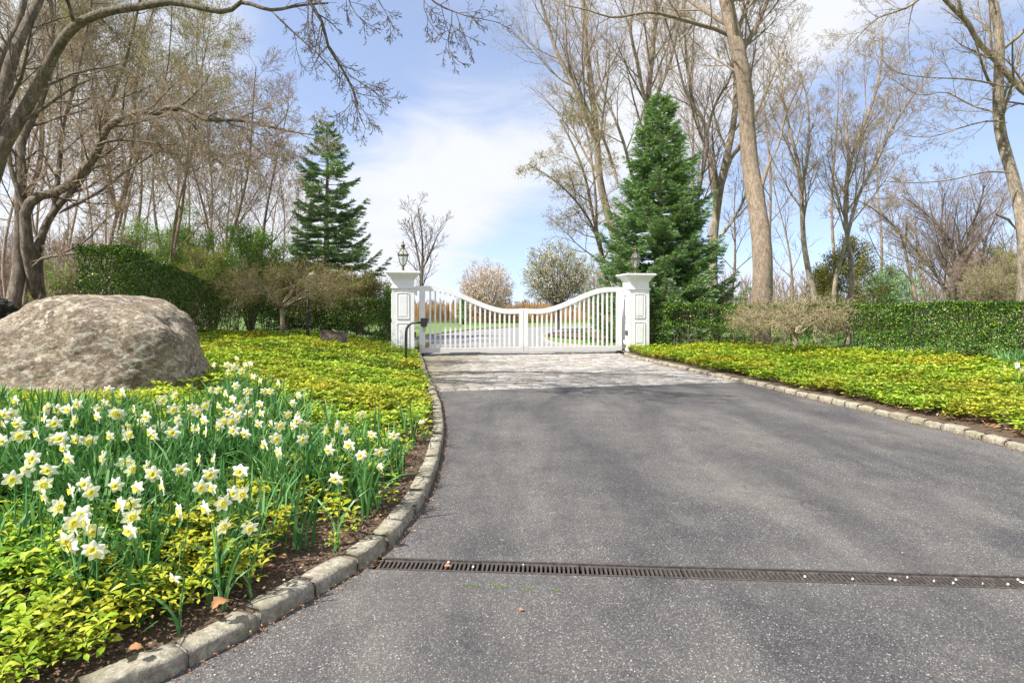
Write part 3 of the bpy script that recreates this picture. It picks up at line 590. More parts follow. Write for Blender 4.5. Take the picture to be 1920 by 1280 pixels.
m_rock, t, b = mat('boulder_rock')
c = ramp(t, tnoise(t, 2.4, 9, .68, dist=.8), [(.3, (.17, .13, .09)), (.48, (.34, .27, .195)), (.62, (.47, .385, .28)), (.75, (.54, .42, .26))])
c = tmix(t, ramp(t, tnoise(t, 30, 10, .8), [(.5, (0, 0, 0)), (.64, (1, 1, 1))]), c, (.2, .155, .115))
gg = t.nodes.new('ShaderNodeNewGeometry'); mpp = t.nodes.new('ShaderNodeMapping'); mpp.inputs['Scale'].default_value = (1, 1, 1.7); mpp.inputs['Rotation'].default_value = (0, .3, 0); t.links.new(gg.outputs['Position'], mpp.inputs[0])
lich = ramp(t, tnoise(t, 11, 5, .55, mpp.outputs[0], .8), [(.5, (0, 0, 0)), (.57, (1, 1, 1))])
zone = ramp(t, tnoise(t, 1.6, 3), [(.3, (.25, .25, .25)), (.55, (1, 1, 1))])
c = tmix(t, tmath(t, 'MULTIPLY', tmath(t, 'MULTIPLY', lich, zone), .8), c, (.72, .66, .55))
c = tmix(t, 1, c, ramp(t, tnoise(t, 26, 10, .85), [(.38, (.36, .34, .32)), (.5, (.85, .84, .83)), (.62, (1.35, 1.32, 1.25))]), 'MULTIPLY')
c = tmix(t, tmath(t, 'MULTIPLY', ramp(t, tnoise(t, 6.5, 7, .7), [(.6, (0, 0, 0)), (.7, (1, 1, 1))]), .6), c, (.09, .08, .07))
vp = t.nodes.new('ShaderNodeTexVoronoi'); vp.inputs['Scale'].default_value = 16; t.links.new(mpp.outputs[0], vp.inputs['Vector'])
c = tmix(t, 1, c, ramp(t, vp.outputs['Distance'], [(.0, (.62, .6, .58)), (.35, (1, 1, 1))]), 'MULTIPLY')
sz_ = t.nodes.new('ShaderNodeSeparateXYZ'); t.links.new(gg.outputs['Position'], sz_.inputs[0])
st_ = ramp(t, tmath(t, 'ADD', tmath(t, 'ADD', sz_.outputs[2], tmath(t, 'MULTIPLY', tnoise(t, 4, 8, .7), .5)), -.25), [(.2, (1, 1, 1)), (.55, (0, 0, 0))])
c = tmix(t, tmath(t, 'MULTIPLY', st_, .4), c, (.2, .135, .08))
t.links.new(c, b.inputs['Base Color']); b.inputs['Roughness'].default_value = .92
bump(t, b, tmath(t, 'ADD', tnoise(t, 9, 10, .72, mpp.outputs[0]), tmath(t, 'MULTIPLY', tnoise(t, 55, 6, .7), .3)), 1.0, .09)
me.materials.append(m_rock); bo = bpy.data.objects.new('boulder', me); link(bo); bo.location = (-4.62, 6.1, .26); bo.rotation_euler = (0, 0, R(6))
tag(bo, 'huge tan lichen speckled boulder behind the daffodils', 'boulder')
BOC = (-4.62, 6.1)
def in_boulder(x, y, k=1.0): return ((x - BOC[0]) / (1.5 * k)) ** 2 + ((y - BOC[1]) / (1.1 * k)) ** 2 < 1
# blackened stump left of the boulder
bm = bmesh.new(); bmesh.ops.create_icosphere(bm, subdivisions=5, radius=1)
for v in bm.verts:
    d = v.co.normalized(); r = 1 + .3 * mnoise.noise(d * 2.2) + .14 * mnoise.noise(d * 7) + .07 * mnoise.noise(d * 17); v.co = Vector((d.x * r * .5, d.y * r * .5, d.z * r * .48))
me = bpy.data.meshes.new('upturned_stump'); bm.to_mesh(me); bm.free(); me.materials.append(noisy('charred_wood', [(.3, (.008, .007, .006)), (.7, (.035, .028, .022))], 14, .9, 1, 30, .05))
so = bpy.data.objects.new('upturned_stump', me); link(so); so.location = (-8.9, 9.9, .85 + .1); tag(so, 'blackened root stump left of the boulder at the foot of the old trees', 'stump')
# ---------------------------------------------------------------- pachysandra ground cover
rng = np.random.default_rng(11)
def jitter_pts(x0, x1, y0, y1, dens, rng):
    n = int((x1 - x0) * (y1 - y0) * dens); return rng.uniform(x0, x1, n), rng.uniform(y0, y1, n)
def mound(x, y): return .5 + .5 * np.sin(x * 2.3 + 1.3 * np.sin(y * 1.7)) * np.sin(y * 2.9 + 1.1 * np.sin(x * 2.1))
def rosettes(x, y, zg, rng, hmin, hmax, nl, ll, lw, layers=2, fine=False):
    C = []; D = []; Nn = []; Ln = []; n = len(x); h = rng.uniform(hmin, hmax, n) * (.6 + .85 * mound(x, y)); lean = rng.normal(0, .12, (n, 2))
    sc_ = rng.uniform(.75, 1.2, n)
    for ly in range(layers):
        hh = h * (1 - .38 * ly); k = nl - ly
        for i in range(k):
            a = rng.uniform(0, 6.28, n) * .15 + 2 * np.pi * i / k + ly * .6 + (x * 37 % 6.28); el = rng.uniform(.0, .55, n) - .2 * ly
            d = np.stack([np.cos(a) * np.cos(el), np.sin(a) * np.cos(el), np.sin(el)], 1)
            C.append(np.stack([x + lean[:, 0] * hh, y + lean[:, 1] * hh, zg + hh], 1) + d * .006); D.append(d)
            Nn.append(np.stack([rng.normal(0, .25, n), rng.normal(0, .25, n), np.ones(n)], 1)); Ln.append(sc_ * rng.uniform(.7, 1.15, n))
    C = np.concatenate(C); D = np.concatenate(D); Nn = np.concatenate(Nn); Ln = np.concatenate(Ln)
    return leaf_obov(C, D, Nn, Ln * ll, Ln * lw) if fine else leaf_quads(C, D, Nn, Ln * ll, Ln * lw, .12)
def gc_area(name, label, fz, zones, K, edge):
    parts = []
    for (x0, x1, y0, y1, dens, nl, ll, lw, ly, test) in zones:
        x, y = jitter_pts(x0, x1, y0, y1, dens, rng); k = test(x, y); x, y = x[k], y[k]; d = dist_to(x, y, K[::2])
        p = sstep(d, .1, edge(x, y)); k = rng.uniform(0, 1, len(x)) < p * (.93) + .02; x, y, d = x[k], y[k], d[k]
        parts.append(rosettes(x, y, fz(x, y) + .01, rng, .07, .17, nl, ll, lw, ly, ll < .06))
    V, F = merge(parts); return tag(mesh_np(name, V, F, m_pach), label, 'ground cover', kind='stuff')
inL = lambda x, y: (x < xl(y) - .13) & ~in_boulder(x, y, .95) & ~((np.abs(x + 2.86) < .4) & (np.abs(y - 15.43) < .4))
edgeL = lambda x, y: .25 + .8 * sstep(y, 2.2, 3.0) * (1 - sstep(y, 4.6, 6.5)) + .12 * np.sin(x * 7 + y * 5)
gc_area('pachysandra', 'yellow green pachysandra carpet around the daffodils and boulder', gL,
        [(-5.2, -.6, .9, 5.0, 520, 6, .047, .021, 2, lambda x, y: inL(x, y) & (x > -1.25 * y - .3)),
         (-7.5, -.8, 5.0, 9.0, 360, 6, .06, .027, 2, inL),
         (-10.5, -1.2, 9.0, 16.6, 260, 5, .07, .035, 2, lambda x, y: inL(x, y) & (x > -8.0 - .6 * sstep(y, 10, 14)))], LK, edgeL)
inR = lambda x, y: (x > xr(y) + .14) & (x < np.interp(y, HR[orh, 1], HR[orh, 0]) + .15) & (y < 16.2)
gc_area('pachysandra', 'yellow green pachysandra carpet between the far kerb and the long hedge', gR,
        [(3, 13, 4.4, 8.5, 340, 6, .06, .028, 2, lambda x, y: inR(x, y) & (x < y * .95)), (3, 12, 8.5, 16.4, 260, 5, .07, .035, 2, inR)], RK, lambda x, y: .3 + .5 * (1 - sstep(y, 4.5, 8)))
# dead leaves and bark bits along the bare soil
def litter(name, label, pts, zf, size, mt, n_up=.5):
    x, y = pts; n = len(x); a = rng.uniform(0, 6.28, n); d = np.stack([np.cos(a), np.sin(a), rng.uniform(-.1, .5, n)], 1); nn = np.stack([rng.normal(0, n_up, n), rng.normal(0, n_up, n), np.ones(n)], 1)
    s = rng.uniform(.5, 1.3, n) * size; V, F = leaf_quads(np.stack([x, y, zf(x, y) + rng.uniform(.006, .03, n)], 1), d, nn, s, s * rng.uniform(.3, .75, n), .2)
    return tag(mesh_np(name, V, F, mt), label, 'leaf litter', kind='stuff')
x, y = jitter_pts(-4, -.6, .9, 6, 2600, rng); d = dist_to(x, y, LK[::2]); k = (x < xl(y) - .12) & (rng.uniform(0, 1, len(x)) < np.exp(-d / .45)) & (d > .12)
litter('leaf_litter', 'dry brown leaves and bark bits on the soil beside the near kerb', (x[k], y[k]), lambda a, b_: gL(a, b_) + .004, .021, leafmat('bark_chips', [(0, (.05, .03, .018)), (.5, (.15, .09, .055)), (.9, (.3, .2, .13)), (1, (.5, .4, .3))], .05, .9))
x, y = jitter_pts(4.6, 9, 4.2, 9, 260, rng); d = dist_to(x, y, RK[::2]); k = (x > xr(y) + .14) & (rng.uniform(0, 1, len(x)) < np.exp(-d / .45))
litter('leaf_litter', 'dry brown leaves and stems along the far kerb', (x[k], y[k]), lambda a, b_: gR(a, b_) + .02, .06, m_dead)
x, y = jitter_pts(-1.5, 4.4, 1.6, 6, 5, rng); k = (x > xl(y) + .03) & (x < xr(y) - .05)

q_ = rng.integers(0, len(LK), 5200); off_ = np.abs(rng.normal(0, .035, 5200)); litter('kerb_grit', 'brown grit and bud scales gathered on the asphalt along the near kerb', (LK[q_, 0] + .006 + off_, LK[q_, 1] - off_ * .5 * (LK[q_, 1] < 3.3)), lambda a, b_: a * 0 - .008, .011, m_dead, .2)
q_ = rng.integers(0, len(RK), 3200); off_ = np.abs(rng.normal(0, .05, 3200)); litter('kerb_grit', 'brown grit gathered on the asphalt along the far kerb', (RK[q_, 0] - .01 - off_, RK[q_, 1]), lambda a, b_: a * 0 - .008, .018, m_dead, .2)
x9, y9 = jitter_pts(-5, -.7, 1, 6, 60, rng); k9 = (x9 < xl(y9) - .15) & ~in_boulder(x9, y9)
litter('caught_dead_leaves', 'dead brown leaves caught among the near pachysandra', (x9[k9], y9[k9]), lambda a, b_: gL(a, b_) + .09, .04, m_dead, .6)
litter('crumbs_on_asphalt', 'tiny dry bud scales and grit scattered on the asphalt', (x[k], y[k]), lambda a, b_: a * 0 + .0, .012, m_dead, .2)
def big_leaf(px, py, z, size, label, turn, tilt=.3):
    Y = (EYE - z) * F_PX / (py - HY); X = (px - CX) / F_PX * Y; mb = MB(); nn = 9; v = []; f = []
    for i in range(nn):
        u = i / (nn - 1); wd = size * .38 * math.sin(math.pi * min(1, u * 1.05 + .02)) ** .7 * (1 + .25 * math.sin(u * 19)) + .001
        for s in (-1, -.5, 0, .5, 1): v.append((u * size - size / 2, s * wd, size * .16 * (abs(s) ** 1.5) * math.sin(u * 3 + 1) + tilt * size * u * (1 - u) * 1.2 + .004))
    f = [(i * 5 + j, i * 5 + j + 1, i * 5 + 6 + j, i * 5 + 5 + j) for i in range(nn - 1) for j in range(4)]
    mb.add(v, f, True); o = mb.build('dead_leaf', m_dead, None, (X, Y, z)); o.rotation_euler = (R(8), R(-10), turn); tag(o, label, 'dead leaf')
big_leaf(415, 1135, .13, .075, 'large curled rust brown dead leaf leaning on the near kerb', 1.0, .8)
big_leaf(255, 1216, .12, .045, 'orange tan dead leaf lying on soil near the lowest kerb stones', .2)
big_leaf(505, 1062, .12, .04, 'pale brown dead leaf on soil above the near kerb', .5)
big_leaf(840, 1062, .008, .035, 'tan dead leaf caught on the drain grating', .1)
big_leaf(978, 1144, .005, .022, 'small pale leaf lying alone on the asphalt below the drain', -.1)

# moss along a crack below the drain
V = []; F = []; rq = np.random.default_rng(4); n = 900; u = rq.beta(1.2, 1.2, n); cl = np.sin(u * 23) + .6 * np.sin(u * 51 + 1) > .1; u = u[cl]; n = len(u); px_ = 868 + 200 * u; py_ = 1096 + 16 * u ** 1.5 + 2 * np.sin(u * 20); Y_ = EYE * F_PX / (py_ - HY); X_ = (px_ - CX) / F_PX * Y_
V, F = leaf_quads(np.stack([X_ + rq.normal(0, .003, n), Y_ + rq.normal(0, .004, n), np.full(n, -.001)], 1), rq.normal(0, .6, (n, 3)) + np.array([0, 0, 1]), rq.normal(0, 1, (n, 3)), rq.uniform(.003, .008, n), .003, .1)
tag(mesh_np('crack_moss', V, F, m_shrubleaf), 'thin line of green moss in the asphalt crack below the drain', 'moss', kind='stuff')

# ---------------------------------------------------------------- daffodils
def blade(p, d, L_, w_, bend, tw, n=5):
    """strap leaf: V list, quads"""
    p = np.array(p, float); dr_ = np.array([math.cos(d), math.sin(d), 0]); sd_ = np.array([math.cos(tw), math.sin(tw), 0]); V = []
    for i in range(n + 1):
        u = i / n; a = bend * u * u * 1.3 + .08; q = p + dr_ * (L_ * u * math.sin(a)) + np.array([0, 0, L_ * u * math.cos(a)]); ww = w_ * (1 - u ** 4) ** .6 * .5 + .0006
        V += [q - sd_ * ww, q + sd_ * ww]
    return V
BF = [(2 * i, 2 * i + 1, 2 * i + 3, 2 * i + 2) for i in range(5)]
flower_src = [(x / 2.783, 440 + y / 2.783) for x, y in [(75,865),(15,940),(60,935),(25,985),(85,985),(250,905),(300,915),(350,915),(425,880),(230,960),(285,985),(360,970),(565,810),(630,825),(575,875),(505,915),(585,925),(625,935),(525,945),(705,915),(840,860),(915,835),(910,910),(775,945),(735,985),(665,1005),(600,1045),(670,1045),(780,1035),(825,1045),(820,1000),(900,1030),(945,970),(1000,905),(1030,925),(1070,890),(1080,965),(1000,1010),(1030,1015),(1070,1030),(1090,810),(1140,810),(1170,830),(1210,860),(1170,890),(1250,900),(1195,925),(1240,945),(1155,970),(1210,975),(1155,1000),(1225,1020),(1300,935),(1300,815),(1310,860),(1355,885),(1370,930),(1355,985),(1385,815),(1420,815),(1365,760),(1465,775),(1325,740),(1185,680),(1225,690),(1195,715),(1135,680),(1260,710),(1280,680),(1305,675),(1230,645),(1230,790),(1555,840),(1525,880),(1500,935),(1550,945),(1550,970),(1410,990),(1460,995),(1525,1000),(1590,990),(1295,1035),(1440,1065),(1580,1065),(1370,1100),(1455,1135),(1150,1170),(1035,1175),(345,1110),(330,1055),(395,1070),(465,1070),(345,1170),(285,1065),(180,1040),(110,1040),(170,1165),(130,1225),(285,1215),(35,1070),(655,1190),(690,1220),(525,1165),(795,1250),(945,1225),(1105,1245),(1250,1235),(755,1210)]]
flower_src += [(x / 2.2857, 800 + y / 2.2857) for x, y in [(50,225),(175,240),(315,270),(370,240),(390,275),(180,300),(255,340),(365,365),(315,405),(370,415),(310,480),(300,520),(345,545),(395,570),(415,580),(395,490),(550,490),(565,320),(515,335),(560,380),(615,255),(655,205),(715,250),(495,250),(770,360),(860,260),(915,260),(900,345),(955,325),(955,425),(1065,425),(1030,285),(1000,285),(905,200),(755,685),(1435,225),(1625,200)]]
flower_src += [(626,828),(615,844),(654,835),(704,813),(742,815),(680,852),(713,848),(792,802),(648,806),(612,806),(632,802),(641,795),(678,778)]
zones = {'back': ('white daffodil with yellow cup in the small patch behind the right end of the boulder', 'daffodils behind the boulder end'),
 'boulder': ('white daffodil with yellow cup standing against the foot of the boulder', 'daffodils along the foot of the boulder'),
 'thick': ('white daffodil with yellow cup in the densest clump right of the boulder corner', 'daffodils in the densest clump'),
 'edge': ('white daffodil with yellow cup in the sparse fringe near the curve of the kerb', 'daffodils near the kerb curve'),
 'mid': ('white daffodil with yellow cup in the loose middle of the bed', 'daffodils in the middle of the bed'),
 'front': ('white daffodil with pale yellow cup drooping over the foreground pachysandra', 'foreground daffodils')}
ZL = {
 'back': [(0, 'daffodil in the small patch behind the right end of the boulder')],
 'boulder': [(0, 'daffodil in the back rows at the foot of the boulder, near the left edge'), (190, 'daffodil in the back rows below the middle of the boulder'), (290, 'daffodil in front of the dark lower corner of the boulder')],
 'thick': [(0, 'daffodil in the dense clump under the boulder corner'), (430, 'daffodil in the dense clump right of the boulder corner'), (500, 'daffodil on the right flank of the dense clump')],
 'mid': [(0, 'daffodil in the loose middle rows nearest the left edge'), (130, 'daffodil in the loose middle rows of the bed'), (300, 'daffodil in the loose middle rows towards the kerb')],
 'front': [(0, 'daffodil in the lowest rows nearest the left edge'), (90, 'daffodil in the leaning knot of blooms at lower left'), (200, 'daffodil in the foreground rows at centre of the bed'), (400, 'daffodil in the foreground rows closest to the kerb')],
 'edge': [(0, 'daffodil in the sparse fringe near the curve of the kerb')]}
LONE = {(330, 1100): 'lone white daffodil lowest in the bed, its bloom just above the pachysandra', (628, 898): 'lone white daffodil with back turned petals over the bare soil by the kerb', (711, 887): 'lone white daffodil nearest the kerb curve, apart from the others', (792, 802): 'smallest white daffodil farthest up the kerb at the end of the fringe', (486, 643): ''}
def dlabel(px, py, zn):
    for (a, b_), l in LONE.items():
        if l and abs(px - a) < 5 and abs(py - b_) < 6: return l, None
    l = [t_ for x0, t_ in ZL[zn] if px >= x0][-1]; l = 'white ' + l; return l, l.replace('daffodil', 'daffodils')
def zone(px, py):
    if py < 725 and px > 395: return 'back'
    if px > 590: return 'edge'
    if py > 900: return 'front'
    if px > 330 and py < 850: return 'thick'
    if py < 800: return 'boulder'
    return 'mid'
rd = random.Random(21); MES = {}
def daff_meshes(vn):
    r_ = random.Random(vn); h = 1.0
    # all built for a bloom at height h (unit .38 m), facing -Y
    H = .38; mb = MB(); bx_, by_ = r_.uniform(-.03, .03), r_.uniform(.0, .05)
    mb.tube([(0, 0, -.03), (bx_ * .3, by_ * .3, H * .35), (bx_ * .8, by_, H * .8), (bx_, by_ + .006, H * .97), (bx_, by_ - .002, H + .012), (bx_, by_ - .02, H + .008), (bx_, by_ - .032, H)], [.0035, .0033, .003, .0027, .0027, .003, .004], 5)
    stem = mb; lv = []; nb = 0; Fv = []
    for k in range(r_.randint(3, 5)):
        lv += blade((r_.uniform(-.015, .015), r_.uniform(-.015, .015), -.03), r_.uniform(0, 6.28), r_.uniform(.28, .4), r_.uniform(.009, .014), r_.uniform(.1, .6), r_.uniform(0, 3.14)); Fv += [tuple(i + nb for i in q) for q in BF]; nb += 12
    c0 = Vector((bx_, by_ - .032, H)); tilt = r_.uniform(-.15, .25); rot = r_.uniform(0, 1)
    fx = Vector((1, 0, 0)); fd = Vector((0, -math.cos(tilt), -math.sin(tilt))); fu = fx.cross(fd) * -1
    pet = MB()
    for k in range(6):
        a = rot + k * math.pi / 3; ra = fx * math.cos(a) + fu * math.sin(a); ta = fx * -math.sin(a) + fu * math.cos(a); Lp = r_.uniform(.034, .041); Wp = r_.uniform(.022, .028); bk = r_.uniform(-.004, .01); dz = (k % 2) * .0015
        v = []
        for u, wv in ((0, .25), (.3, .85), (.55, 1), (.8, .7), (1, .04)):
            for s in (-1, 0, 1): v.append(c0 + ra * (Lp * u + .004) + ta * (s * Wp * .5 * wv) + fd * (.006 + dz - bk * u * u + (.004 * (1 - abs(s)) - .002) + .002 * math.sin(u * 9 + k + s)))
        pet.add(v, [(i * 3 + j, i * 3 + j + 1, i * 3 + 4 + j, i * 3 + 3 + j) for i in range(4) for j in range(2)], True)
    cor = MB(); v = []; n_ = 14
    for j, (rr, hh) in enumerate(((.007, .003), (.010, .007), (.0125, .011), (.016, .0135))):
        for i in range(n_):
            a = 2 * math.pi * i / n_; q = rr * (1 + (.09 * math.sin(a * 7) if j == 3 else 0)); v.append(c0 + fx * (q * math.cos(a)) + fu * (q * math.sin(a)) + fd * (hh + .005))
    cor.add(v, [(j * n_ + i, j * n_ + (i + 1) % n_, (j + 1) * n_ + (i + 1) % n_, (j + 1) * n_ + i) for j in range(3) for i in range(n_)] + [tuple(range(n_))], True)
    return stem, (lv, Fv), pet, cor, (c0.x, c0.y)
protos = []
for vn in range(10):
    stem, (lv, Fv), pet, cor, off = daff_meshes(vn)
    r_ = empty('daffodil', (0, 0, 0)); s_ = stem.build('stem', m_daffleaf, r_); l_ = mesh_np('leaves', lv, Fv, m_daffleaf, r_); p_ = pet.build('petals', m_petal, r_); c_ = cor.build('cup', m_cor, p_)
    protos.append((r_, off)); r_['used'] = 0
def put_daff(px, py, gf, zn, side=1, hs=None):
    h = hs or (.36 if py < 1000 else .27) * rd.uniform(.92, 1.08)
    for _ in range(14):
        Y = 4.
        for _ in range(25):
            X = (px - CX) / F_PX * Y; g_ = float(gf(X, Y)[0]); Yn = (EYE - g_ - h) * F_PX / (py - HY); Y = Y * .5 + Yn * .5
        X = (px - CX) / F_PX * Y
        if side > 0 and (X > float(xl(Y)) - .17): h -= .02; continue
        break
    if side > 0 and in_boulder(X, Y, 1.0):
        k = 1.06 / math.sqrt(((X - BOC[0]) / 1.5) ** 2 + ((Y - BOC[1]) / 1.1) ** 2)
        Y -= .1
    i = rd.randrange(len(protos)); pr, off = protos[i]
    if not pr['used']: o = pr; pr['used'] = 1
    else:
        o = pr.copy(); COL.objects.link(o)
        for ch in pr.children:
            c = ch.copy(); COL.objects.link(c); c.parent = o
            for g2 in ch.children: d_ = g2.copy(); COL.objects.link(d_); d_.parent = c
    s = max(h, .16) / .38; sxy = rd.uniform(.92, 1.2) if py < 900 else rd.uniform(.85, 1.05); rz = rd.gauss(-0.05, .75)
    o.rotation_euler = (0, 0, rz); o.scale = (sxy * 1.0, sxy, s if s > .8 else (s + .1)); o.location = (X - off[0] * math.cos(rz), Y - off[0] * math.sin(rz), float(gf(X, Y)[0]))
    lb = dlabel(px, py, zn) if isinstance(zn, str) else zn
    if 'group' in o: del o['group']
    tag(o, lb[0], 'daffodil', lb[1]); return X, Y
DP = []
for px, py in flower_src: DP.append(put_daff(px, py, gL, zone(px, py)))
for px, py in ((-30, 700), (-60, 760)): pass
for px, py in ((1883, 688), (1908, 684), (1914, 694)): put_daff(px, py, gR, ('white daffodil with yellow cup at the foot of the long hedge near the right edge', 'daffodils at the foot of the long hedge'), -1, .42)
for pr, off in protos:
    if 'used' in pr: del pr['used']
for o in bpy.data.objects:
    if 'used' in o: del o['used']
# extra daffodil foliage between the blooms
V = []; F = []; nb = 0; rq = random.Random(8)
spots = [p for p in DP for _ in range(3)] + [P2 for P2 in [(rq.uniform(-1.0, -.62) * y_, y_) for y_ in [rq.uniform(2.75, 4.5) for _ in range(170)]]]
for (x, y) in spots:
    x += rq.gauss(0, .1); y += rq.gauss(0, .1)
    if x > float(xl(y)) - .2 or in_boulder(x, y, .97) or (y < 2.7 and rq.random() < .55) or y < 2.25 or (y > 4.45 and x < -2.9): continue
    g_ = float(gL(x, y)[0])
    for k in range(rq.randint(6, 11)):
        V += blade((x + rq.gauss(0, .02), y + rq.gauss(0, .02), g_ - .02), rq.uniform(0, 6.28), rq.uniform(.28, .46) * (.82 if y < 2.8 else 1 if y < 4 or x > -2.6 else .8), rq.uniform(.01, .017), abs(rq.gauss(.1, .25)), rq.uniform(0, 3.14)); F += [tuple(i + nb for i in q) for q in BF]; nb += 12
for px in range(1880, 1925, 4):
    X, Y = (px - CX) / F_PX * 10.3, 10.3; g_ = float(gR(X, Y)[0])
    for k in range(9): V += blade((X + rq.gauss(0, .08), Y + rq.gauss(0, .1), g_), rq.uniform(0, 6.28), rq.uniform(.3, .45), .013, abs(rq.gauss(.2, .2)), rq.uniform(0, 3)); F += [tuple(i + nb for i in q) for q in BF]; nb += 12
tag(mesh_np('daffodil_foliage', V, F, m_daffleaf), 'blue green strap leaves of the daffodils filling the bed', 'foliage', kind='stuff')

# ---------------------------------------------------------------- hedges
def hedge(label, line, topf, gf, wid, seed, dens, gapf, lsz):
    """line (x,y,...) resampled; leaves on both faces, top and ends, thinner towards the foot"""
    rg = np.random.default_rng(seed); s = np.r_[0, np.cumsum(np.linalg.norm(np.diff(line, axis=0), axis=1))]; Ltot = s[-1]
    root = empty('clipped_hedge', (line[0][0], line[0][1], 0), label=label, cat='hedge')
    def frame(q):
        x = np.interp(q, s, line[:, 0]); y = np.interp(q, s, line[:, 1]); dx = np.interp(q + .05, s, line[:, 0]) - np.interp(q - .05, s, line[:, 0]); dy = np.interp(q + .05, s, line[:, 1]) - np.interp(q - .05, s, line[:, 1])
        l = np.hypot(dx, dy) + 1e-9; return x, y, dx / l, dy / l
    n = int(Ltot * 2.0 * dens); q = rg.uniform(0, Ltot, n); u = rg.uniform(-1, 1, n); v = rg.uniform(0, 1, n)
    face = rg.uniform(0, 1, n); depth = np.abs(rg.normal(0, .07, n))
    end = face > .93; top = (face > .73) & ~end; sf = ~top & ~end
    u = np.where(sf, np.sign(u) * (1 - depth / wid * 2), u); q = np.where(end, np.where(rg.uniform(0, 1, n) < .5, depth, Ltot - depth), q)
    x, y, tx, ty = frame(q); tz = topf(q / Ltot); g_ = gf(x, y); H = tz - g_
    v = np.where(top, 1 - depth * .6, v)
    lump = np.array([mnoise.noise(Vector((a * 1.6, b_ * 1.6, c_ * 2.2))) for a, b_, c_ in zip(x, y, v * 2)])
    lump2 = np.array([mnoise.noise(Vector((a * 4.5, b_ * 4.5, c_ * 5))) for a, b_, c_ in zip(x, y, v * 2)])
    wv = wid * .5 * (1 + .2 * lump + .08 * lump2) ; X = x - ty * u * wv; Yy = y + tx * u * wv; Z = g_ + H * v + rg.normal(0, .012, n) + np.where(v > .8, lump * .05 + lump2 * .03, 0)
    keep = rg.uniform(0, 1, n) < np.clip(gapf(v, q / Ltot) + lump * .8 + lump2 * .75, .04, 1)
    keep &= ~(top & (rg.uniform(0, 1, n) > 1.2))
    X, Yy, Z, u, tx, ty, top, end, q = [a[keep] for a in (X, Yy, Z, u, tx, ty, top, end, q)]; n = len(X)
    N0 = np.stack([-ty * np.sign(u), tx * np.sign(u), np.full(n, .35)], 1); N0[top] = (0, 0, 1); N0[end] = np.stack([tx, ty, tx * 0], 1)[end] * np.where(q[end] < Ltot / 2, -1, 1)[:, None]
    nn = unit(N0 + rg.normal(0, .75, (n, 3))); D = unit(np.cross(nn, rg.normal(0, 1, (n, 3)))); sz = rg.uniform(.7, 1.3, n) * lsz
    V, F = leaf_quads(np.stack([X, Yy, Z], 1) - D * sz[:, None] * .5, D, nn, sz, sz * .55, .1); mesh_np('foliage', V, F, m_hedge, root)
    T = Tubes(); ns = int(Ltot / .085)
    for k in range(ns):
        q0 = k * .085 + rg.uniform(-.03, .03)
        if rg.uniform() < .25: continue
        base = round(q0 / .42) * .42 * .75 + q0 * .25
        x, y, a, b_ = frame(base); x2, y2, _, _ = frame(q0); g0 = float(gf(x, y)[0]); tt_ = float(topf(q0 / Ltot)); o1 = rg.uniform(-.12, .12) * wid; o2 = rg.uniform(-.4, .4) * wid
        T.add([(x - b_ * o1, y + a * o1, g0 - .05), ((x + x2) / 2 - b_ * (o1 + o2) / 2 + rg.normal(0, .03), (y + y2) / 2 + a * (o1 + o2) / 2, g0 + .25 * (tt_ - g0)), (x2 - b_ * o2 + rg.normal(0, .03), y2 + a * o2, g0 + .55 * (tt_ - g0)), (x2 - b_ * o2 * 1.2 + rg.normal(0, .05), y2 + a * o2 * 1.2, g0 + .93 * (tt_ - g0))], [.016, .012, .008, .004], 4)
        for j in range(5):
            hh = rg.uniform(.15, .9); bz = g0 + hh * (tt_ - g0); c1 = (x2 - b_ * o2, y2 + a * o2, bz); dd = rg.normal(0, .12, 2); T.add([c1, (c1[0] + dd[0], c1[1] + dd[1], bz + .12), (c1[0] + dd[0] * 1.6, c1[1] + dd[1] * 1.6, bz + .22)], [.006, .004, .002], 3)
    T.build('stems', m_twigd, root); return rebase(root)
HL = smooth_line([(-7.75, 11.0), (-8.05, 12.5), (-8.25, 14.2), (-8.1, 16), (-7.4, 17.3), (-6.2, 17.6), (-4.8, 17.2), (-3.55, 16.7)], .1)
def topL(f): return np.interp(f, [0, .12, .25, .42, .55, .7, 1], [2.46, 2.42, 2.22, 1.98, 1.8, 1.6, 1.5])
hedge('dark clipped hedge sweeping down in height from behind the boulder to the left gate pillar', HL, topL, lambda x, y: gL(x, y) - .05, .85, 1, 8000,
      lambda v, f: np.interp(f, [0, .3, .5, 1], [1.1, 1.0, .8, .62]) - .45 * (1 - sstep(v, .1, .75)) * sstep(f, .25, .5), .036)
hedge('long bright clipped hedge from the pillar by the full spruce to the right edge', HR, lambda f: np.interp(f, [0, .5, 1], [1.36, 1.38, 1.46]), gR, .8, 2, 8500,
      lambda v, f: np.interp(f, [0, .35, .55, 1], [.25, .32, .85, 1.0]) + .35 * sstep(v, .8, .95) - .75 * (1 - sstep(v, .08, .45)), .036)
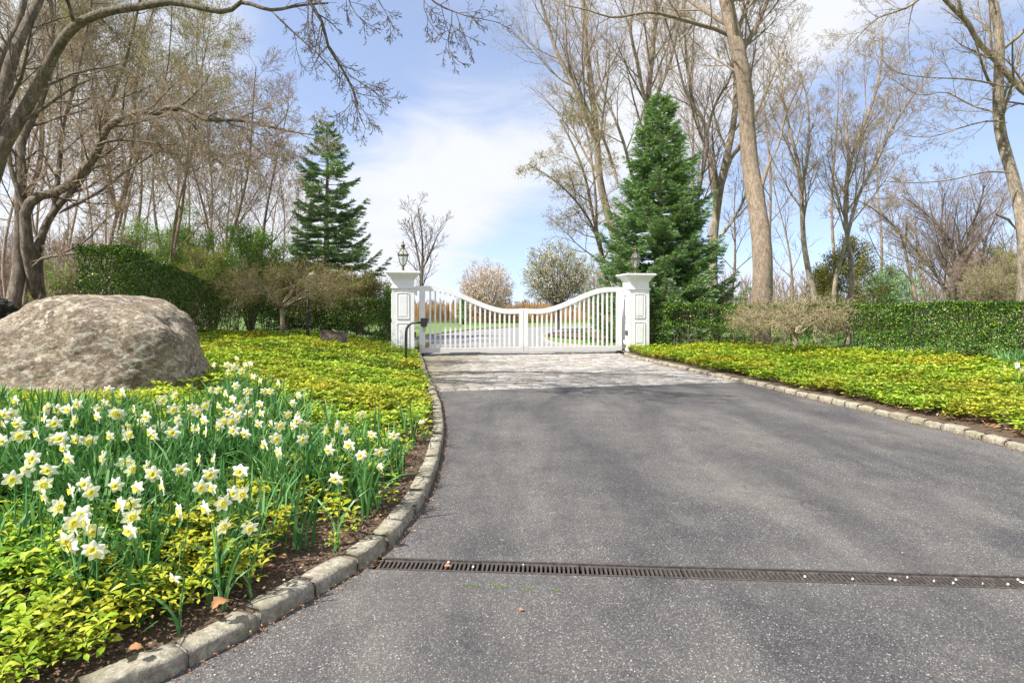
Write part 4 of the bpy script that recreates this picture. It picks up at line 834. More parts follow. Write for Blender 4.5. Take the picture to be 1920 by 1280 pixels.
# ---------------------------------------------------------------- trees
def vrot(d, ang, az, rg):
    """direction d bent by ang towards azimuth az round it"""
    dx, dy, dz = d
    if abs(dz) < .9: ax, ay, az_ = dy, -dx, 0.
    else: ax, ay, az_ = 0., dz, -dy
    l = math.sqrt(ax * ax + ay * ay + az_ * az_); ax /= l; ay /= l; az_ /= l
    bx = dy * az_ - dz * ay; by = dz * ax - dx * az_; bz = dx * ay - dy * ax
    c, s = math.cos(az), math.sin(az); px, py, pz = ax * c + bx * s, ay * c + by * s, az_ * c + bz * s
    ca, sa = math.cos(ang), math.sin(ang); return (dx * ca + px * sa, dy * ca + py * sa, dz * ca + pz * sa)
def grow(store, rg, p, d, Ln, r, lv, cfg, ends):
    n = cfg['seg'][lv]; st = Ln / n; pts = [p]; rad = [r]; wd = cfg['wander'][lv]; up = cfg['up'][lv]; dx, dy, dz = d; rmin = cfg['rmin']; te = cfg.get('taper', .3)
    for i in range(n):
        dx += rg.gauss(0, wd); dy += rg.gauss(0, wd); dz += rg.gauss(0, wd) + up
        l = math.sqrt(dx * dx + dy * dy + dz * dz); dx /= l; dy /= l; dz /= l
        p = (p[0] + dx * st, p[1] + dy * st, p[2] + dz * st); pts.append(p); rad.append(max(rmin, r * (1 - (1 - te) * (i + 1) / n)))
    store[0 if lv < cfg.get('split', 1) else 1].add(pts, rad, (7, 5, 4, 3, 3)[min(lv, 4)])
    if lv + 1 >= len(cfg['seg']): ends.append((pts[-1], (dx, dy, dz))); return
    sprout(store, rg, pts, rad, Ln, lv, cfg, ends)
def sprout(store, rg, pts, rad, Ln, lv, cfg, ends, t0=None, num=None, child=None, k=1.0):
    """side branches along a polyline"""
    n = len(pts) - 1; lo = cfg['t0'][lv] if t0 is None else t0; m = cfg['num'][lv] if num is None else num; m = max(1, int(m * rg.uniform(.8, 1.2) + .5)); az = rg.uniform(0, 6.28)
    for j in range(m):
        t = lo + (1 - lo) * (j + rg.random()) / m; t = min(.999, t); f = t * n; i = int(f); f -= i
        a, b_ = pts[i], pts[i + 1]; q = (a[0] + (b_[0] - a[0]) * f, a[1] + (b_[1] - a[1]) * f, a[2] + (b_[2] - a[2]) * f)
        dd = (b_[0] - a[0], b_[1] - a[1], b_[2] - a[2]); l = math.sqrt(sum(c * c for c in dd)) + 1e-9; dd = tuple(c / l for c in dd)
        az += 2.4 + rg.uniform(-.5, .5); an = cfg['ang'][lv] * rg.uniform(.7, 1.3); nd = vrot(dd, an, az, rg)
        cl = (child or Ln * cfg['ratio'][lv]) * (1.12 - .6 * (t - lo) / (1 - lo + 1e-6)) * rg.uniform(.7, 1.2) * k
        rr = (rad[i] * (1 - f) + rad[i + 1] * f) * cfg['rr'][lv]; rr = min(rr, cl * .02 + .004)
        grow(store, rg, q, nd, cl, rr, lv + 1, cfg, ends)
def cfg_(**k):
    c = dict(seg=[8, 6, 5, 4, 3], wander=[.05, .06, .075, .09, .1], up=[.05, .08, .06, .04, .03], t0=[.3, .2, .15, .1, 0], num=[12, 8, 6, 4, 0], ang=[.6, .65, .7, .75, .8], ratio=[.42, .5, .5, .5, .5], rr=[.42, .55, .6, .65, .7], rmin=.0042, split=2)
    c.update(k); return c
def buds(ends, rg, n, size, mt, name, root, spread=.12):
    E = np.array([e[0] for e in ends]); rn = np.random.default_rng(rg.randrange(9999)); E = np.repeat(E, n, 0) + rn.normal(0, spread, (len(E) * n, 3))
    D = unit(rn.normal(0, 1, E.shape)); s = rn.uniform(.6, 1.3, len(E)) * size; V, F = leaf_quads(E, D, rn.normal(0, 1, E.shape) + .01, s, s * .6, .1); return mesh_np(name, V, F, mt, root)
def pxline(Y, pts, w0, w1, dy=0):
    """pixel polyline at depth Y (growing by dy along it) -> world points and radii"""
    n = len(pts); a = smooth_line([(x, y) for x, y in pts], 22); m = len(a); P_ = []; Rr = []
    for i, (x, y) in enumerate(a):
        u = i / max(1, m - 1); yy = Y + dy * u; P_.append(P(x, y, yy)); Rr.append((w0 + (w1 - w0) * u) * .5 * yy / F_PX)
    return P_, Rr
def make_tree(label, limbs, seed, mtrunk, mtwig, cat='tree', group=None, bud=None, name='bare_tree', ground=None):
    """limbs: list of (Y, pixel pts, w0, w1, dy, cfg, kwargs for sprout or None)"""
    rg = random.Random(seed); S = (Tubes(), Tubes()); ends = []; base = None
    for (Y, pts, w0, w1, dy, cfg, kw) in limbs:
        P_, Rr = pxline(Y, pts, w0, w1, dy)
        if base is not None: Rr[0] *= .35
        if base is None:
            base = P_[0]; g = ground if ground is not None else .0
            if base[2] > g: P_.insert(0, (base[0], base[1], g - .1)); Rr.insert(0, Rr[0] * 1.15)
        # slight natural crook in depth
        q = rg.uniform(0, 6); P_ = [(x, y + (.012 * Y) * math.sin(i * .35 + q) * min(1, i / 4), z) for i, (x, y, z) in enumerate(P_)]
        if w0 > 12: Rr = [r * (1 + .07 * mnoise.noise(Vector((i * .55, seed, w0))) + .05 * mnoise.noise(Vector((i * 1.7, seed, w0)))) for i, r in enumerate(Rr)]
        S[0].add(P_, Rr, 12 if w0 > 14 else 6)
        if cfg: sprout(S, rg, P_, Rr, 0, 0, cfg, ends, **kw)
    root = empty(name, (base[0], base[1], ground or 0), label=label, cat=cat, group=group)
    S[0].build('trunk', mtrunk, root); S[1].build('twigs', mtwig, root)
    if bud and ends: buds(ends, rg, bud[0], bud[1], bud[2], bud[3], root, bud[4])
    return rebase(root)
def auto_tree(label, px, Y, ytop, w0, seed, lean=0, cfg=None, mt=None, mw=None, kid=3.0, num=13, t0=.3, bend=6, group=None, bud=None, ground=.3, cat='tree', name='bare_tree', forks=0):
    rg = random.Random(seed * 7 + 1); cfg = cfg or cfg_(); yb = HY + (EYE - ground) * F_PX / Y; pts = []
    for i in range(6):
        u = i / 5; pts.append((px + lean * u + bend * math.sin(u * 5 + seed) * u, yb + (ytop - yb) * u))
    limbs = [(Y, pts, w0, w0 * .18, rg.uniform(-1, 1), cfg, dict(t0=t0, num=num, child=kid))]
    for f in range(forks):
        u = rg.uniform(.2, .45); bx_ = px + lean * u; by_ = yb + (ytop - yb) * u; sgn = rg.choice((-1, 1)); dx = rg.uniform(40, 110) * sgn * 20 / Y
        limbs.append((Y, [(bx_, by_), (bx_ + dx * .35, by_ + (ytop - by_) * .25), (bx_ + dx * .8, by_ + (ytop - by_) * .65), (bx_ + dx, ytop + rg.uniform(0, 60))], w0 * .6, w0 * .12, rg.uniform(-1.5, 1.5), cfg, dict(t0=.15, num=int(num * .7), child=kid * .8)))
    return make_tree(label, limbs, seed, mt or m_bark2, mw or m_twig, cat, group, bud, name, ground)
tall = cfg_()
# --- the great old tree whose limbs arch over the left side
CB = cfg_(seg=[6, 5, 4, 4, 3], num=[10, 6, 5, 3, 0], up=[.02, .04, .03, .02, 0], wander=[.08, .09, .1, .12, .12], ang=[.75, .65, .65, .7, .7], rmin=.0028)
CD = cfg_(seg=[6, 5, 4, 3], num=[8, 5, 4, 0], up=[-.06, -.04, -.02, 0], wander=[.1, .11, .13, .14], ang=[.7, .65, .7, .7], rr=[.5, .6, .6, .6], rmin=.003, split=1)
make_tree('massive old tree whose thick limb arches over the top left of the view', [
    (9.5, [(-70, 600), (-62, 480), (-30, 390), (0, 315), (22, 250), (50, 178), (88, 108), (133, 60), (188, 36), (272, 17), (325, 3), (414, 15), (449, -2), (508, 20), (560, 18), (620, 14)], 34, 3, -1.6, CB, dict(t0=.25, num=11, child=1.2)),
    (9.5, [(508, 20), (545, 55), (590, 95), (640, 150)], 4, 1.5, 0, CD, dict(t0=.1, num=7, child=.55)),
    (9.3, [(-30, 390), (-16, 300), (2, 215), (24, 145), (43, 90), (62, 31), (80, -40)], 30, 14, .5, CB, dict(t0=.3, num=7, child=1.5)),
    (10, [(-40, 190), (0, 90), (31, 55), (58, -10)], 18, 10, .6, CB, dict(t0=.3, num=5, child=1.3)),
    (7.2, [(560, -60), (580, 0), (609, 51), (614, 84), (641, 129), (660, 168), (668, 192)], 8, 3.4, .3, CD, dict(t0=.2, num=13, child=.5)),
    (7.2, [(578, -10), (578, 30), (582, 70), (586, 95)], 3, 1, 0, CD, dict(t0=.2, num=5, child=.3)),
    (7.4, [(660, 168), (676, 222), (684, 240)], 2.6, 1.2, 0, CD, dict(t0=.2, num=5, child=.35)),
    (7.4, [(664, 186), (648, 205), (630, 222)], 2.2, 1, 0, CD, dict(t0=.2, num=5, child=.3)),
    (7.3, [(643, 132), (665, 148), (690, 165), (712, 182), (735, 195)], 2.4, 1, 0, CD, dict(t0=.1, num=8, child=.35)),
    (7.3, [(652, 168), (685, 178), (706, 180)], 2.2, 1, 0, CD, dict(t0=.1, num=5, child=.3)),
    (7.0, [(640, -60), (655, 0), (668, 30), (690, 50), (715, 62)], 3.2, 1, 0, CD, dict(t0=.3, num=7, child=.32)),
    (7.0, [(690, -40), (712, 5), (730, 35), (742, 66)], 3, 1, 0, CD, dict(t0=.3, num=6, child=.3)),
    (6.8, [(770, -50), (812, 0), (850, 22), (880, 35), (940, 50)], 5, 1.2, 0, CD, dict(t0=.3, num=8, child=.4)),
    (6.8, [(848, 20), (845, 60), (838, 85), (848, 108), (862, 116)], 3, 1, 0, CD, dict(t0=.2, num=6, child=.3)),
    (6.8, [(855, 25), (872, 70), (886, 98)], 2.6, 1, 0, CD, dict(t0=.2, num=6, child=.25)),
    (6.9, [(800, -30), (795, 15), (815, 60), (835, 80)], 2, 1, 0, CD, dict(t0=.2, num=6, child=.3)),
    (8.6, [(-60, 480), (-90, 200), (-60, -200), (0, -600), (100, -900)], 30, 10, -2.5, CB, dict(t0=.5, num=10, child=2.6)),  # from here on, unseen limbs above the view, added to cast shadows on the drive
    (8.6, [(-85, 160), (20, -150), (160, -420), (330, -600), (520, -700)], 22, 6, -1.0, CB, dict(t0=.3, num=14, child=2.0)),
    (9, [(-60, 300), (-150, -200), (-250, -900), (-150, -1500)], 26, 12, -4.5, CB, dict(t0=.35, num=18, child=2.6)),
    (8.6, [(-60, -200), (-110, -560), (0, -830), (350, -900), (760, -850), (1100, -800)], 22, 8, -3.9, CB, dict(t0=.35, num=22, child=1.5)),
    (8.6, [(-60, -200), (140, -700), (420, -1100), (700, -1300)], 20, 5, -3.0, CB, dict(t0=.2, num=14, child=2.2)),
    ], 31, m_bark5, m_twigd, ground=.5)
CT = cfg_(seg=[6, 5, 4, 4, 3], num=[12, 8, 6, 4, 0], up=[.02, .03, .03, .02, 0], wander=[.1, .14, .17, .18, .2], ang=[.8, .75, .75, .8, .8], ratio=[.5, .55, .55, .5, .5], rmin=.0038)
make_tree('spreading many stemmed tree with a bowed limb reaching right above the left hedge', [
    (12.5, [(24, 560), (26, 520), (28, 470), (40, 410), (50, 330), (48, 270), (70, 190), (90, 90), (100, -30)], 24, 6, .8, CT, dict(t0=.25, num=9, child=1.8)),
    (12.9, [(66, 560), (64, 500), (60, 440), (54, 395), (72, 368), (98, 362), (130, 335), (160, 300), (180, 270), (203, 234), (240, 222), (273, 213), (300, 218), (330, 204), (352, 208), (390, 226), (430, 223), (469, 226), (520, 238), (586, 252)], 22, 3, -1.4, CT, dict(t0=.25, num=28, child=1.3)),
    (12.0, [(330, 204), (365, 240), (398, 290), (430, 315), (470, 325)], 4, 1.5, -.3, CT, dict(t0=.1, num=8, child=.9)),
    (11.8, [(420, 226), (455, 250), (480, 280), (520, 305), (545, 318)], 4, 1.2, -.3, CT, dict(t0=.1, num=7, child=.8)),
    (12.8, [(72, 640), (72, 590), (71, 520), (85, 450), (110, 400), (150, 345), (170, 300), (195, 200), (240, 110), (262, 40), (275, -40)], 17, 4, 1.5, CT, dict(t0=.25, num=14, child=1.8)),
    (12.8, [(64, 500), (70, 460), (90, 400), (100, 330), (120, 240), (150, 160), (160, 60), (165, -40)], 11, 4, 1.8, CT, dict(t0=.25, num=14, child=1.8)),
    (12.6, [(110, 400), (160, 370), (230, 320), (290, 290), (340, 270)], 8, 2, 1, CT, dict(t0=.2, num=10, child=1.2)),
    (12.4, [(60, 500), (78, 486), (110, 480), (148, 476), (185, 470)], 7, 2.5, -.6, CT, dict(t0=.3, num=4, child=.6)),
    (12.4, [(62, 490), (100, 478), (160, 450), (200, 415), (245, 390)], 5, 2, -.6, CT, dict(t0=.3, num=6, child=.8)),
    (12.2, [(176, 273), (220, 262), (260, 264), (318, 268)], 6, 3, -.3, CT, dict(t0=.3, num=4, child=.6)),
    (12.5, [(45, 400), (30, 330), (25, 270), (10, 200), (-10, 100)], 10, 5, .6, CT, dict(t0=.2, num=6, child=1.4)),
    ], 32, m_bark5, m_twig, ground=.5)
# --- budding trees whose fine crown fills the upper left
CF = cfg_(seg=[7, 6, 5, 4, 3], num=[14, 9, 7, 4, 0], up=[.03, .02, .02, .02, .01], wander=[.06, .08, .09, .1, .12], ang=[.65, .6, .65, .7, .7], ratio=[.5, .55, .55, .5, .5], rmin=.0044)
auto_tree('budding tree with the yellow green edge of crown at the top left of the sky', 190, 15.5, -120, 9, 41, 110, CF, m_bark2, m_twig, 2.6, 15, .25, 14, bud=(4, .03, m_bud, 'buds', .1), forks=3)
auto_tree('budding grey tree behind the bowed limb, its crown thinning out right over the sky', 300, 19, -10, 8, 42, 90, CF, m_bark2, m_twig, 2.6, 14, .25, 14, bud=(2, .03, m_bud, 'buds', .1), forks=2)
auto_tree('budding tree filling the far upper left corner behind the old limbs', 30, 17, -160, 9, 43, 60, CF, m_bark2, m_twig, 3.0, 13, .25, 14, bud=(1, .035, m_bud, 'buds', .08), forks=2)
auto_tree('grey tree with reddish twigs between the bowed limb and the open spruce', 400, 22, 130, 10, 44, 95, CF, m_bark2, m_twigp, 2.4, 14, .3, 10, forks=1)
auto_tree('slender tree leaning right with its last twigs nearest the open spruce', 470, 25, 190, 8, 45, 70, CF, m_bark4, m_twigp, 2.2, 12, .3, 10)
# --- thin wood behind the left hedge
CW = cfg_(seg=[6, 5, 4, 3], num=[10, 7, 5, 0], rmin=.0075, wander=[.06, .08, .09, .1])
wood = [(80, 26, 60, 6.4), (130, 24, 30, 5.6), (165, 30, 90, 4.8), (225, 27, 40, 7.2), (258, 23, 60, 8.0), (275, 28, 100, 4.8), (300, 25, 90, 5.6), (322, 30, 120, 6.4), (345, 34, 150, 4.8), (378, 24, 140, 6.4), (395, 33, 180, 4.8), (420, 30, 200, 5.6), (448, 36, 230, 4.8), (505, 34, 260, 4.0), (530, 30, 300, 4.8), (10, 28, 30, 6.4), (205, 36, 120, 4.8), (110, 38, 150, 4.0), (560, 38, 340, 4.0)]
for i, (px, Y, yt, w0) in enumerate(wood):
    auto_tree('slim bare grey tree in the wood behind the left hedge', px, Y, yt, w0, 60 + i, [-1, 1][i % 2] * (8 + 5 * (i % 4)) + 10, CW, m_bark2 if i % 3 else m_bark, m_twig if i % 2 else m_twigp, 2.6, 11, .3, 6, group='slim bare trees in the wood behind the left hedge', ground=.5, name='slim_tree', bud=((1, .05, m_bud, 'buds', .1) if i % 3 == 0 else None))
# --- right side
make_tree('tall tree with flaky tan trunk standing in the right hedge, topmost limb reaching left', [
    (16.2, [(1428, 690), (1428, 640), (1426, 540), (1423, 460), (1418, 370), (1413, 320), (1405, 240), (1395, 170), (1382, 110), (1368, 50), (1356, -30), (1350, -120)], 40, 20, .8, tall, dict(t0=.72, num=12, child=3.4)),
    (16.85, [(1378, 76), (1350, 55), (1310, 45), (1270, 38), (1215, 30), (1150, 38), (1100, 18), (1060, 5)], 9, 2, -1.5, CB, dict(t0=.1, num=15, child=1.5)),
    (16.65, [(1406, 262), (1408, 215), (1409, 168), (1402, 130), (1395, 95), (1420, 50), (1450, -30)], 15, 6, 1.2, tall, dict(t0=.3, num=9, child=2.6)),
    (16.55, [(1416, 372), (1430, 345), (1438, 322), (1450, 295)], 11, 5, -.1, None, None),
    (16.45, [(1449, 297), (1465, 262), (1475, 215), (1500, 150)], 5, 2, -.2, CB, dict(t0=.2, num=6, child=1.0)),
    ], 51, m_bark3, m_twig, ground=.1)
make_tree('pair of bare stems rising left behind the full green spruce and spreading widely', [
    (26, [(1175, 575), (1165, 480), (1140, 400), (1122, 330), (1116, 250), (1108, 150), (1098, 60), (1090, -40)], 17, 8, .8, tall, dict(t0=.4, num=14, child=4.4)),
    (26, [(1120, 270), (1098, 220), (1072, 160), (1045, 100), (1028, 40), (1005, -40)], 11, 4, -1, tall, dict(t0=.15, num=14, child=3.6)),
    (26, [(1160, 350), (1148, 310), (1132, 260), (1095, 200), (1060, 165)], 7, 2, 1.5, tall, dict(t0=.2, num=9, child=2.6)),
    ], 52, m_bark, m_twig)
make_tree('bare tree whose straight stem rises directly above the tip of the full spruce', [
    (28, [(1235, 575), (1225, 400), (1214, 250), (1214, 170), (1222, 90), (1226, 0), (1228, -60)], 16, 7, .8, tall, dict(t0=.45, num=15, child=4.4)),
    (28, [(1212, 200), (1195, 120), (1180, 60), (1190, -20)], 8, 4, -1, tall, dict(t0=.2, num=9, child=3)),
    (28, [(1216, 215), (1240, 160), (1262, 90), (1270, 0)], 7, 3, 1, tall, dict(t0=.2, num=9, child=3)),
    (28, [(1190, 350), (1160, 240), (1128, 150), (1120, 90)], 7, 3, 1, tall, dict(t0=.2, num=9, child=3)),
    ], 53, m_bark, m_twig)
make_tree('forked grey tree standing just right of the full green spruce', [
    (24, [(1336, 590), (1338, 520), (1342, 440), (1350, 350), (1362, 280), (1375, 210), (1380, 130), (1370, 60)], 22, 6, 1, tall, dict(t0=.35, num=11, child=3.4)),
    (24.35, [(1344, 410), (1330, 300), (1316, 250), (1300, 170), (1285, 80), (1278, -20)], 11, 3, -1, tall, dict(t0=.2, num=12, child=3.2)),
    (24.45, [(1350, 360), (1376, 290), (1400, 260), (1430, 180), (1470, 90)], 9, 3, 1.4, tall, dict(t0=.2, num=9, child=2.8)),
    (24.25, [(1343, 455), (1380, 400), (1400, 345), (1412, 300)], 7, 2, 1, tall, dict(t0=.2, num=6, child=1.6)),
    ], 54, m_bark, m_twig)
make_tree('bare tree with dark stem crossing close behind the right shoulder of the full spruce', [
    (23, [(1310, 590), (1302, 420), (1310, 340), (1325, 270), (1318, 220), (1290, 170), (1270, 100), (1240, 20)], 10, 3, .6, tall, dict(t0=.3, num=11, child=2.8)),
    (23, [(1322, 260), (1345, 190), (1368, 150), (1380, 90)], 7, 2, .6, tall, dict(t0=.2, num=7, child=2))], 55, m_bark4, m_twigd)
CL = cfg_(seg=[7, 6, 5, 4, 3], num=[14, 8, 6, 4, 0], up=[-.02, .0, .0, 0, 0], wander=[.08, .12, .14, .16, .2], ang=[.9, .75, .75, .8, .8], ratio=[.5, .5, .55, .5, .5], rmin=.0055)
make_tree('low budding tree with layered twiggy crown leaning left of the full spruce', [
    (23, [(1150, 580), (1130, 470), (1112, 400), (1095, 330), (1070, 270), (1050, 230)], 9, 3, -.5, CL, dict(t0=.2, num=16, child=2.3)),
    (23, [(1140, 540), (1118, 440), (1080, 380), (1030, 335), (990, 310)], 7, 2, -1, CL, dict(t0=.3, num=10, child=1.3)),
    (23, [(1120, 430), (1112, 330), (1100, 240), (1075, 200)], 6, 2, .8, CL, dict(t0=.2, num=9, child=1.6))], 56, m_bark2, m_twig, bud=(1, .04, m_bud, 'buds', .12))
make_tree('bare tree curving up left in the gap right of the flaky tan trunk', [
    (21, [(1532, 580), (1525, 520), (1510, 450), (1500, 380), (1490, 310), (1478, 250), (1470, 170), (1464, 80)], 13, 3, .6, tall, dict(t0=.3, num=14, child=2.6)),
    (21, [(1502, 390), (1508, 300), (1510, 200), (1500, 130)], 6, 2, .6, tall, dict(t0=.2, num=9, child=2))], 57, m_bark, m_twig)
make_tree('pale twin stemmed tree with fanned crown rising from the middle of the right hedge', [
    (20, [(1590, 590), (1590, 500), (1588, 420), (1596, 330), (1606, 280), (1630, 200), (1645, 120), (1650, 60)], 12, 3, .6, tall, dict(t0=.25, num=16, child=2.4)),
    (20, [(1563, 590), (1568, 510), (1582, 440), (1605, 370), (1650, 300), (1690, 220), (1725, 160)], 10, 2.5, -.6, tall, dict(t0=.3, num=14, child=2.2)),
    (20, [(1590, 400), (1588, 320), (1580, 240), (1572, 170)], 6, 2, .8, tall, dict(t0=.1, num=9, child=1.8))], 58, m_bark, m_twig)
make_tree('tall tree with smooth pale trunk at the right edge, crossed by a slanting bough', [
    (13.5, [(1930, 640), (1922, 560), (1908, 440), (1900, 320), (1886, 240), (1876, 170), (1866, 90), (1852, 0), (1845, -80)], 25, 13, .5, CB, dict(t0=.55, num=7, child=2.2)),
    (13.2, [(1990, 230), (1930, 170), (1880, 110), (1838, 75), (1815, 45), (1780, 20), (1740, -15)], 15, 7, -.4, CB, dict(t0=.1, num=10, child=1.5)),
    (13.2, [(1815, 45), (1800, 20), (1788, -10)], 6, 4, 0, CB, dict(t0=.1, num=4, child=1.0)),
    (13.4, [(1894, 165), (1860, 160), (1800, 150), (1740, 142), (1690, 130), (1660, 105)], 4, 1.3, -.8, CB, dict(t0=.1, num=10, child=1.0)),
    (13.4, [(1885, 215), (1840, 200), (1780, 170), (1720, 180), (1660, 150)], 4, 1.3, .8, CB, dict(t0=.1, num=10, child=1.1)),
    (13.4, [(1898, 325), (1850, 322), (1790, 335), (1720, 340), (1660, 338)], 4, 1.3, -.8, CB, dict(t0=.3, num=6, child=.7)),
    (13.4, [(1890, 230), (1850, 228), (1800, 240), (1750, 255), (1700, 250)], 4, 1.3, .8, CB, dict(t0=.2, num=8, child=.9)),
    (13.4, [(1740, -15), (1700, 15), (1650, 30), (1610, 70), (1585, 95)], 5, 1.3, 0, CB, dict(t0=.1, num=9, child=1.0)),
    (13.5, [(1905, 430), (1890, 412), (1868, 402)], 7, 4, -.3, None, None)], 59, m_bark, m_twig, ground=.2)
make_tree('rounded multi stemmed dark tree far beyond the right hedge', [
    (34, [(1790, 600), (1785, 520), (1775, 450), (1740, 400), (1700, 365)], 10, 2, .6, tall, dict(t0=.2, num=24, child=3)),
    (34, [(1795, 600), (1800, 520), (1815, 440), (1830, 380), (1835, 350)], 10, 2, -.6, tall, dict(t0=.2, num=24, child=3)),
    (34, [(1780, 600), (1765, 530), (1735, 480), (1690, 430), (1660, 400)], 8, 2, 1, tall, dict(t0=.2, num=24, child=2.6)),
    (34, [(1805, 600), (1830, 520), (1850, 450), (1880, 400), (1895, 360)], 8, 2, 1, tall, dict(t0=.2, num=24, child=2.6)),
    (34, [(1788, 600), (1780, 500), (1775, 420), (1780, 360)], 8, 2, -1, tall, dict(t0=.2, num=24, child=2.6))], 61, m_bark4, m_twigp)
make_tree('small leaning bare tree with a flat bough, left of the rounded dark tree', [
    (24, [(1722, 600), (1715, 520), (1705, 465), (1690, 430), (1650, 400), (1610, 380), (1560, 370)], 8, 1.5, .6, CL, dict(t0=.25, num=16, child=1.6))], 62, m_bark2, m_twig)
auto_tree('thin bare tree between the flaky tan trunk and the curving tree', 1486, 30, 300, 6, 63, -30, CW, m_bark2, m_twig, 2.2, 12, .3)
auto_tree('bare tree low behind the flaky tan trunk on its left', 1365, 34, 330, 7, 64, 20, CW, m_bark2, m_twigp, 2.6, 12, .3)
auto_tree('bare tree with upswept twigs behind the pale twin stemmed tree', 1640, 38, 200, 7, 65, 20, CW, m_bark2, m_twigp, 3.2, 14, .3)
auto_tree('faint bare tree against the sky left of the curving tree', 1450, 40, 60, 7, 66, -20, CW, m_bark2, m_twigp, 4, 16, .35)
auto_tree('faint bare tree against the sky between the fork and the spruce tip', 1290, 40, 20, 8, 67, 10, CW, m_bark2, m_twigp, 4.4, 16, .35)
auto_tree('small bare multi limbed tree on the skyline right of the left pillar lantern', 792, 42, 388, 8, 68, -6, cfg_(rmin=.011, seg=[6, 5, 4, 3], num=[9, 6, 4, 0]), m_bark4, m_twigd, 2.6, 11, .2, forks=2)
auto_tree('faint purple grey tree top on the right skyline behind the curving tree', 1560, 44, 120, 7, 69, 10, CW, m_bark2, m_twigp, 4, 14, .35)
# --- weeping dwarf maples
def dwarf(label, px, Y, base_y, cx, rx_px, ytop, ybot, seed, mt, mw, nl, leafm=None, nl2=3):
    rg = random.Random(seed); S = (Tubes(), Tubes()); b0 = P(px, base_y, Y); g = b0[2]; ends = []; Cx = (cx - CX) / F_PX * Y; rx = rx_px / F_PX * Y; zt = EYE - (ytop - HY) / F_PX * Y; zb = EYE - (ybot - HY) / F_PX * Y
    crown = (b0[0], b0[1], g + (zt - g) * .42); S[0].add([(b0[0], b0[1], g - .15), (b0[0] + .03, b0[1], g + (crown[2] - g) * .5), crown], [.075, .06, .055], 7)
    cf = cfg_(seg=[5, 5, 4, 3], num=[9, 6, 5, 0], up=[-.06, -.08, -.06, -.03], wander=[.18, .2, .24, .25], ang=[.8, .8, .8, .9], t0=[.15, .15, .1, 0], ratio=[.5, .55, .55, .5], rr=[.5, .6, .6, .6], rmin=.003, split=1)
    for k in range(nl):
        a = 2 * math.pi * k / nl + rg.uniform(-.3, .3); rr = rg.uniform(.65, 1); ex, ey = Cx + rx * rr * math.cos(a), Y + rx * .8 * rr * math.sin(a); zz_ = zt - (zt - zb) * rr ** 2 * .55; pts = []
        for i in range(8):
            u = i / 7; e = u ** .8; pts.append((crown[0] + (ex - crown[0]) * e + rg.gauss(0, .035), crown[1] + (ey - crown[1]) * e + rg.gauss(0, .035), crown[2] + (zz_ - crown[2]) * math.sin(min(1, u * 1.15) * math.pi / 2) ** .8 + rg.gauss(0, .02) - (.12 * max(0, u - .8) * 5 * .5)))
        rad = [max(.004, .02 * (1 - u / 7.5)) for u in range(8)]; S[0].add(pts, rad, 6); sprout(S, rg, pts, rad, 0, 0, cf, ends, t0=.3, num=12 if nl2 < 5 else 8, child=rx * .42)
    root = empty('dwarf_maple', (b0[0], b0[1], g), label=label, cat='dwarf tree'); S[0].build('trunk', mt, root); S[1].build('twigs', mw, root)
    if leafm: buds(ends, rg, nl2, .03, leafm, 'buds', root, .05)
    return rebase(root)
dwarf('low spreading dwarf maple with pale tan weeping twigs in front of the right hedge', 1490, 13.6, 664, 1490, 118, 575, 612, 71, m_twigt, m_twigt, 13, m_juniper, 2)
dwarf('twisting dwarf maple with reddish twigs before the left hedge, beside the bronze plaque', 528, 14.8, 640, 545, 130, 492, 585, 72, m_bark2, m_twig, 13, m_juniper, 5)
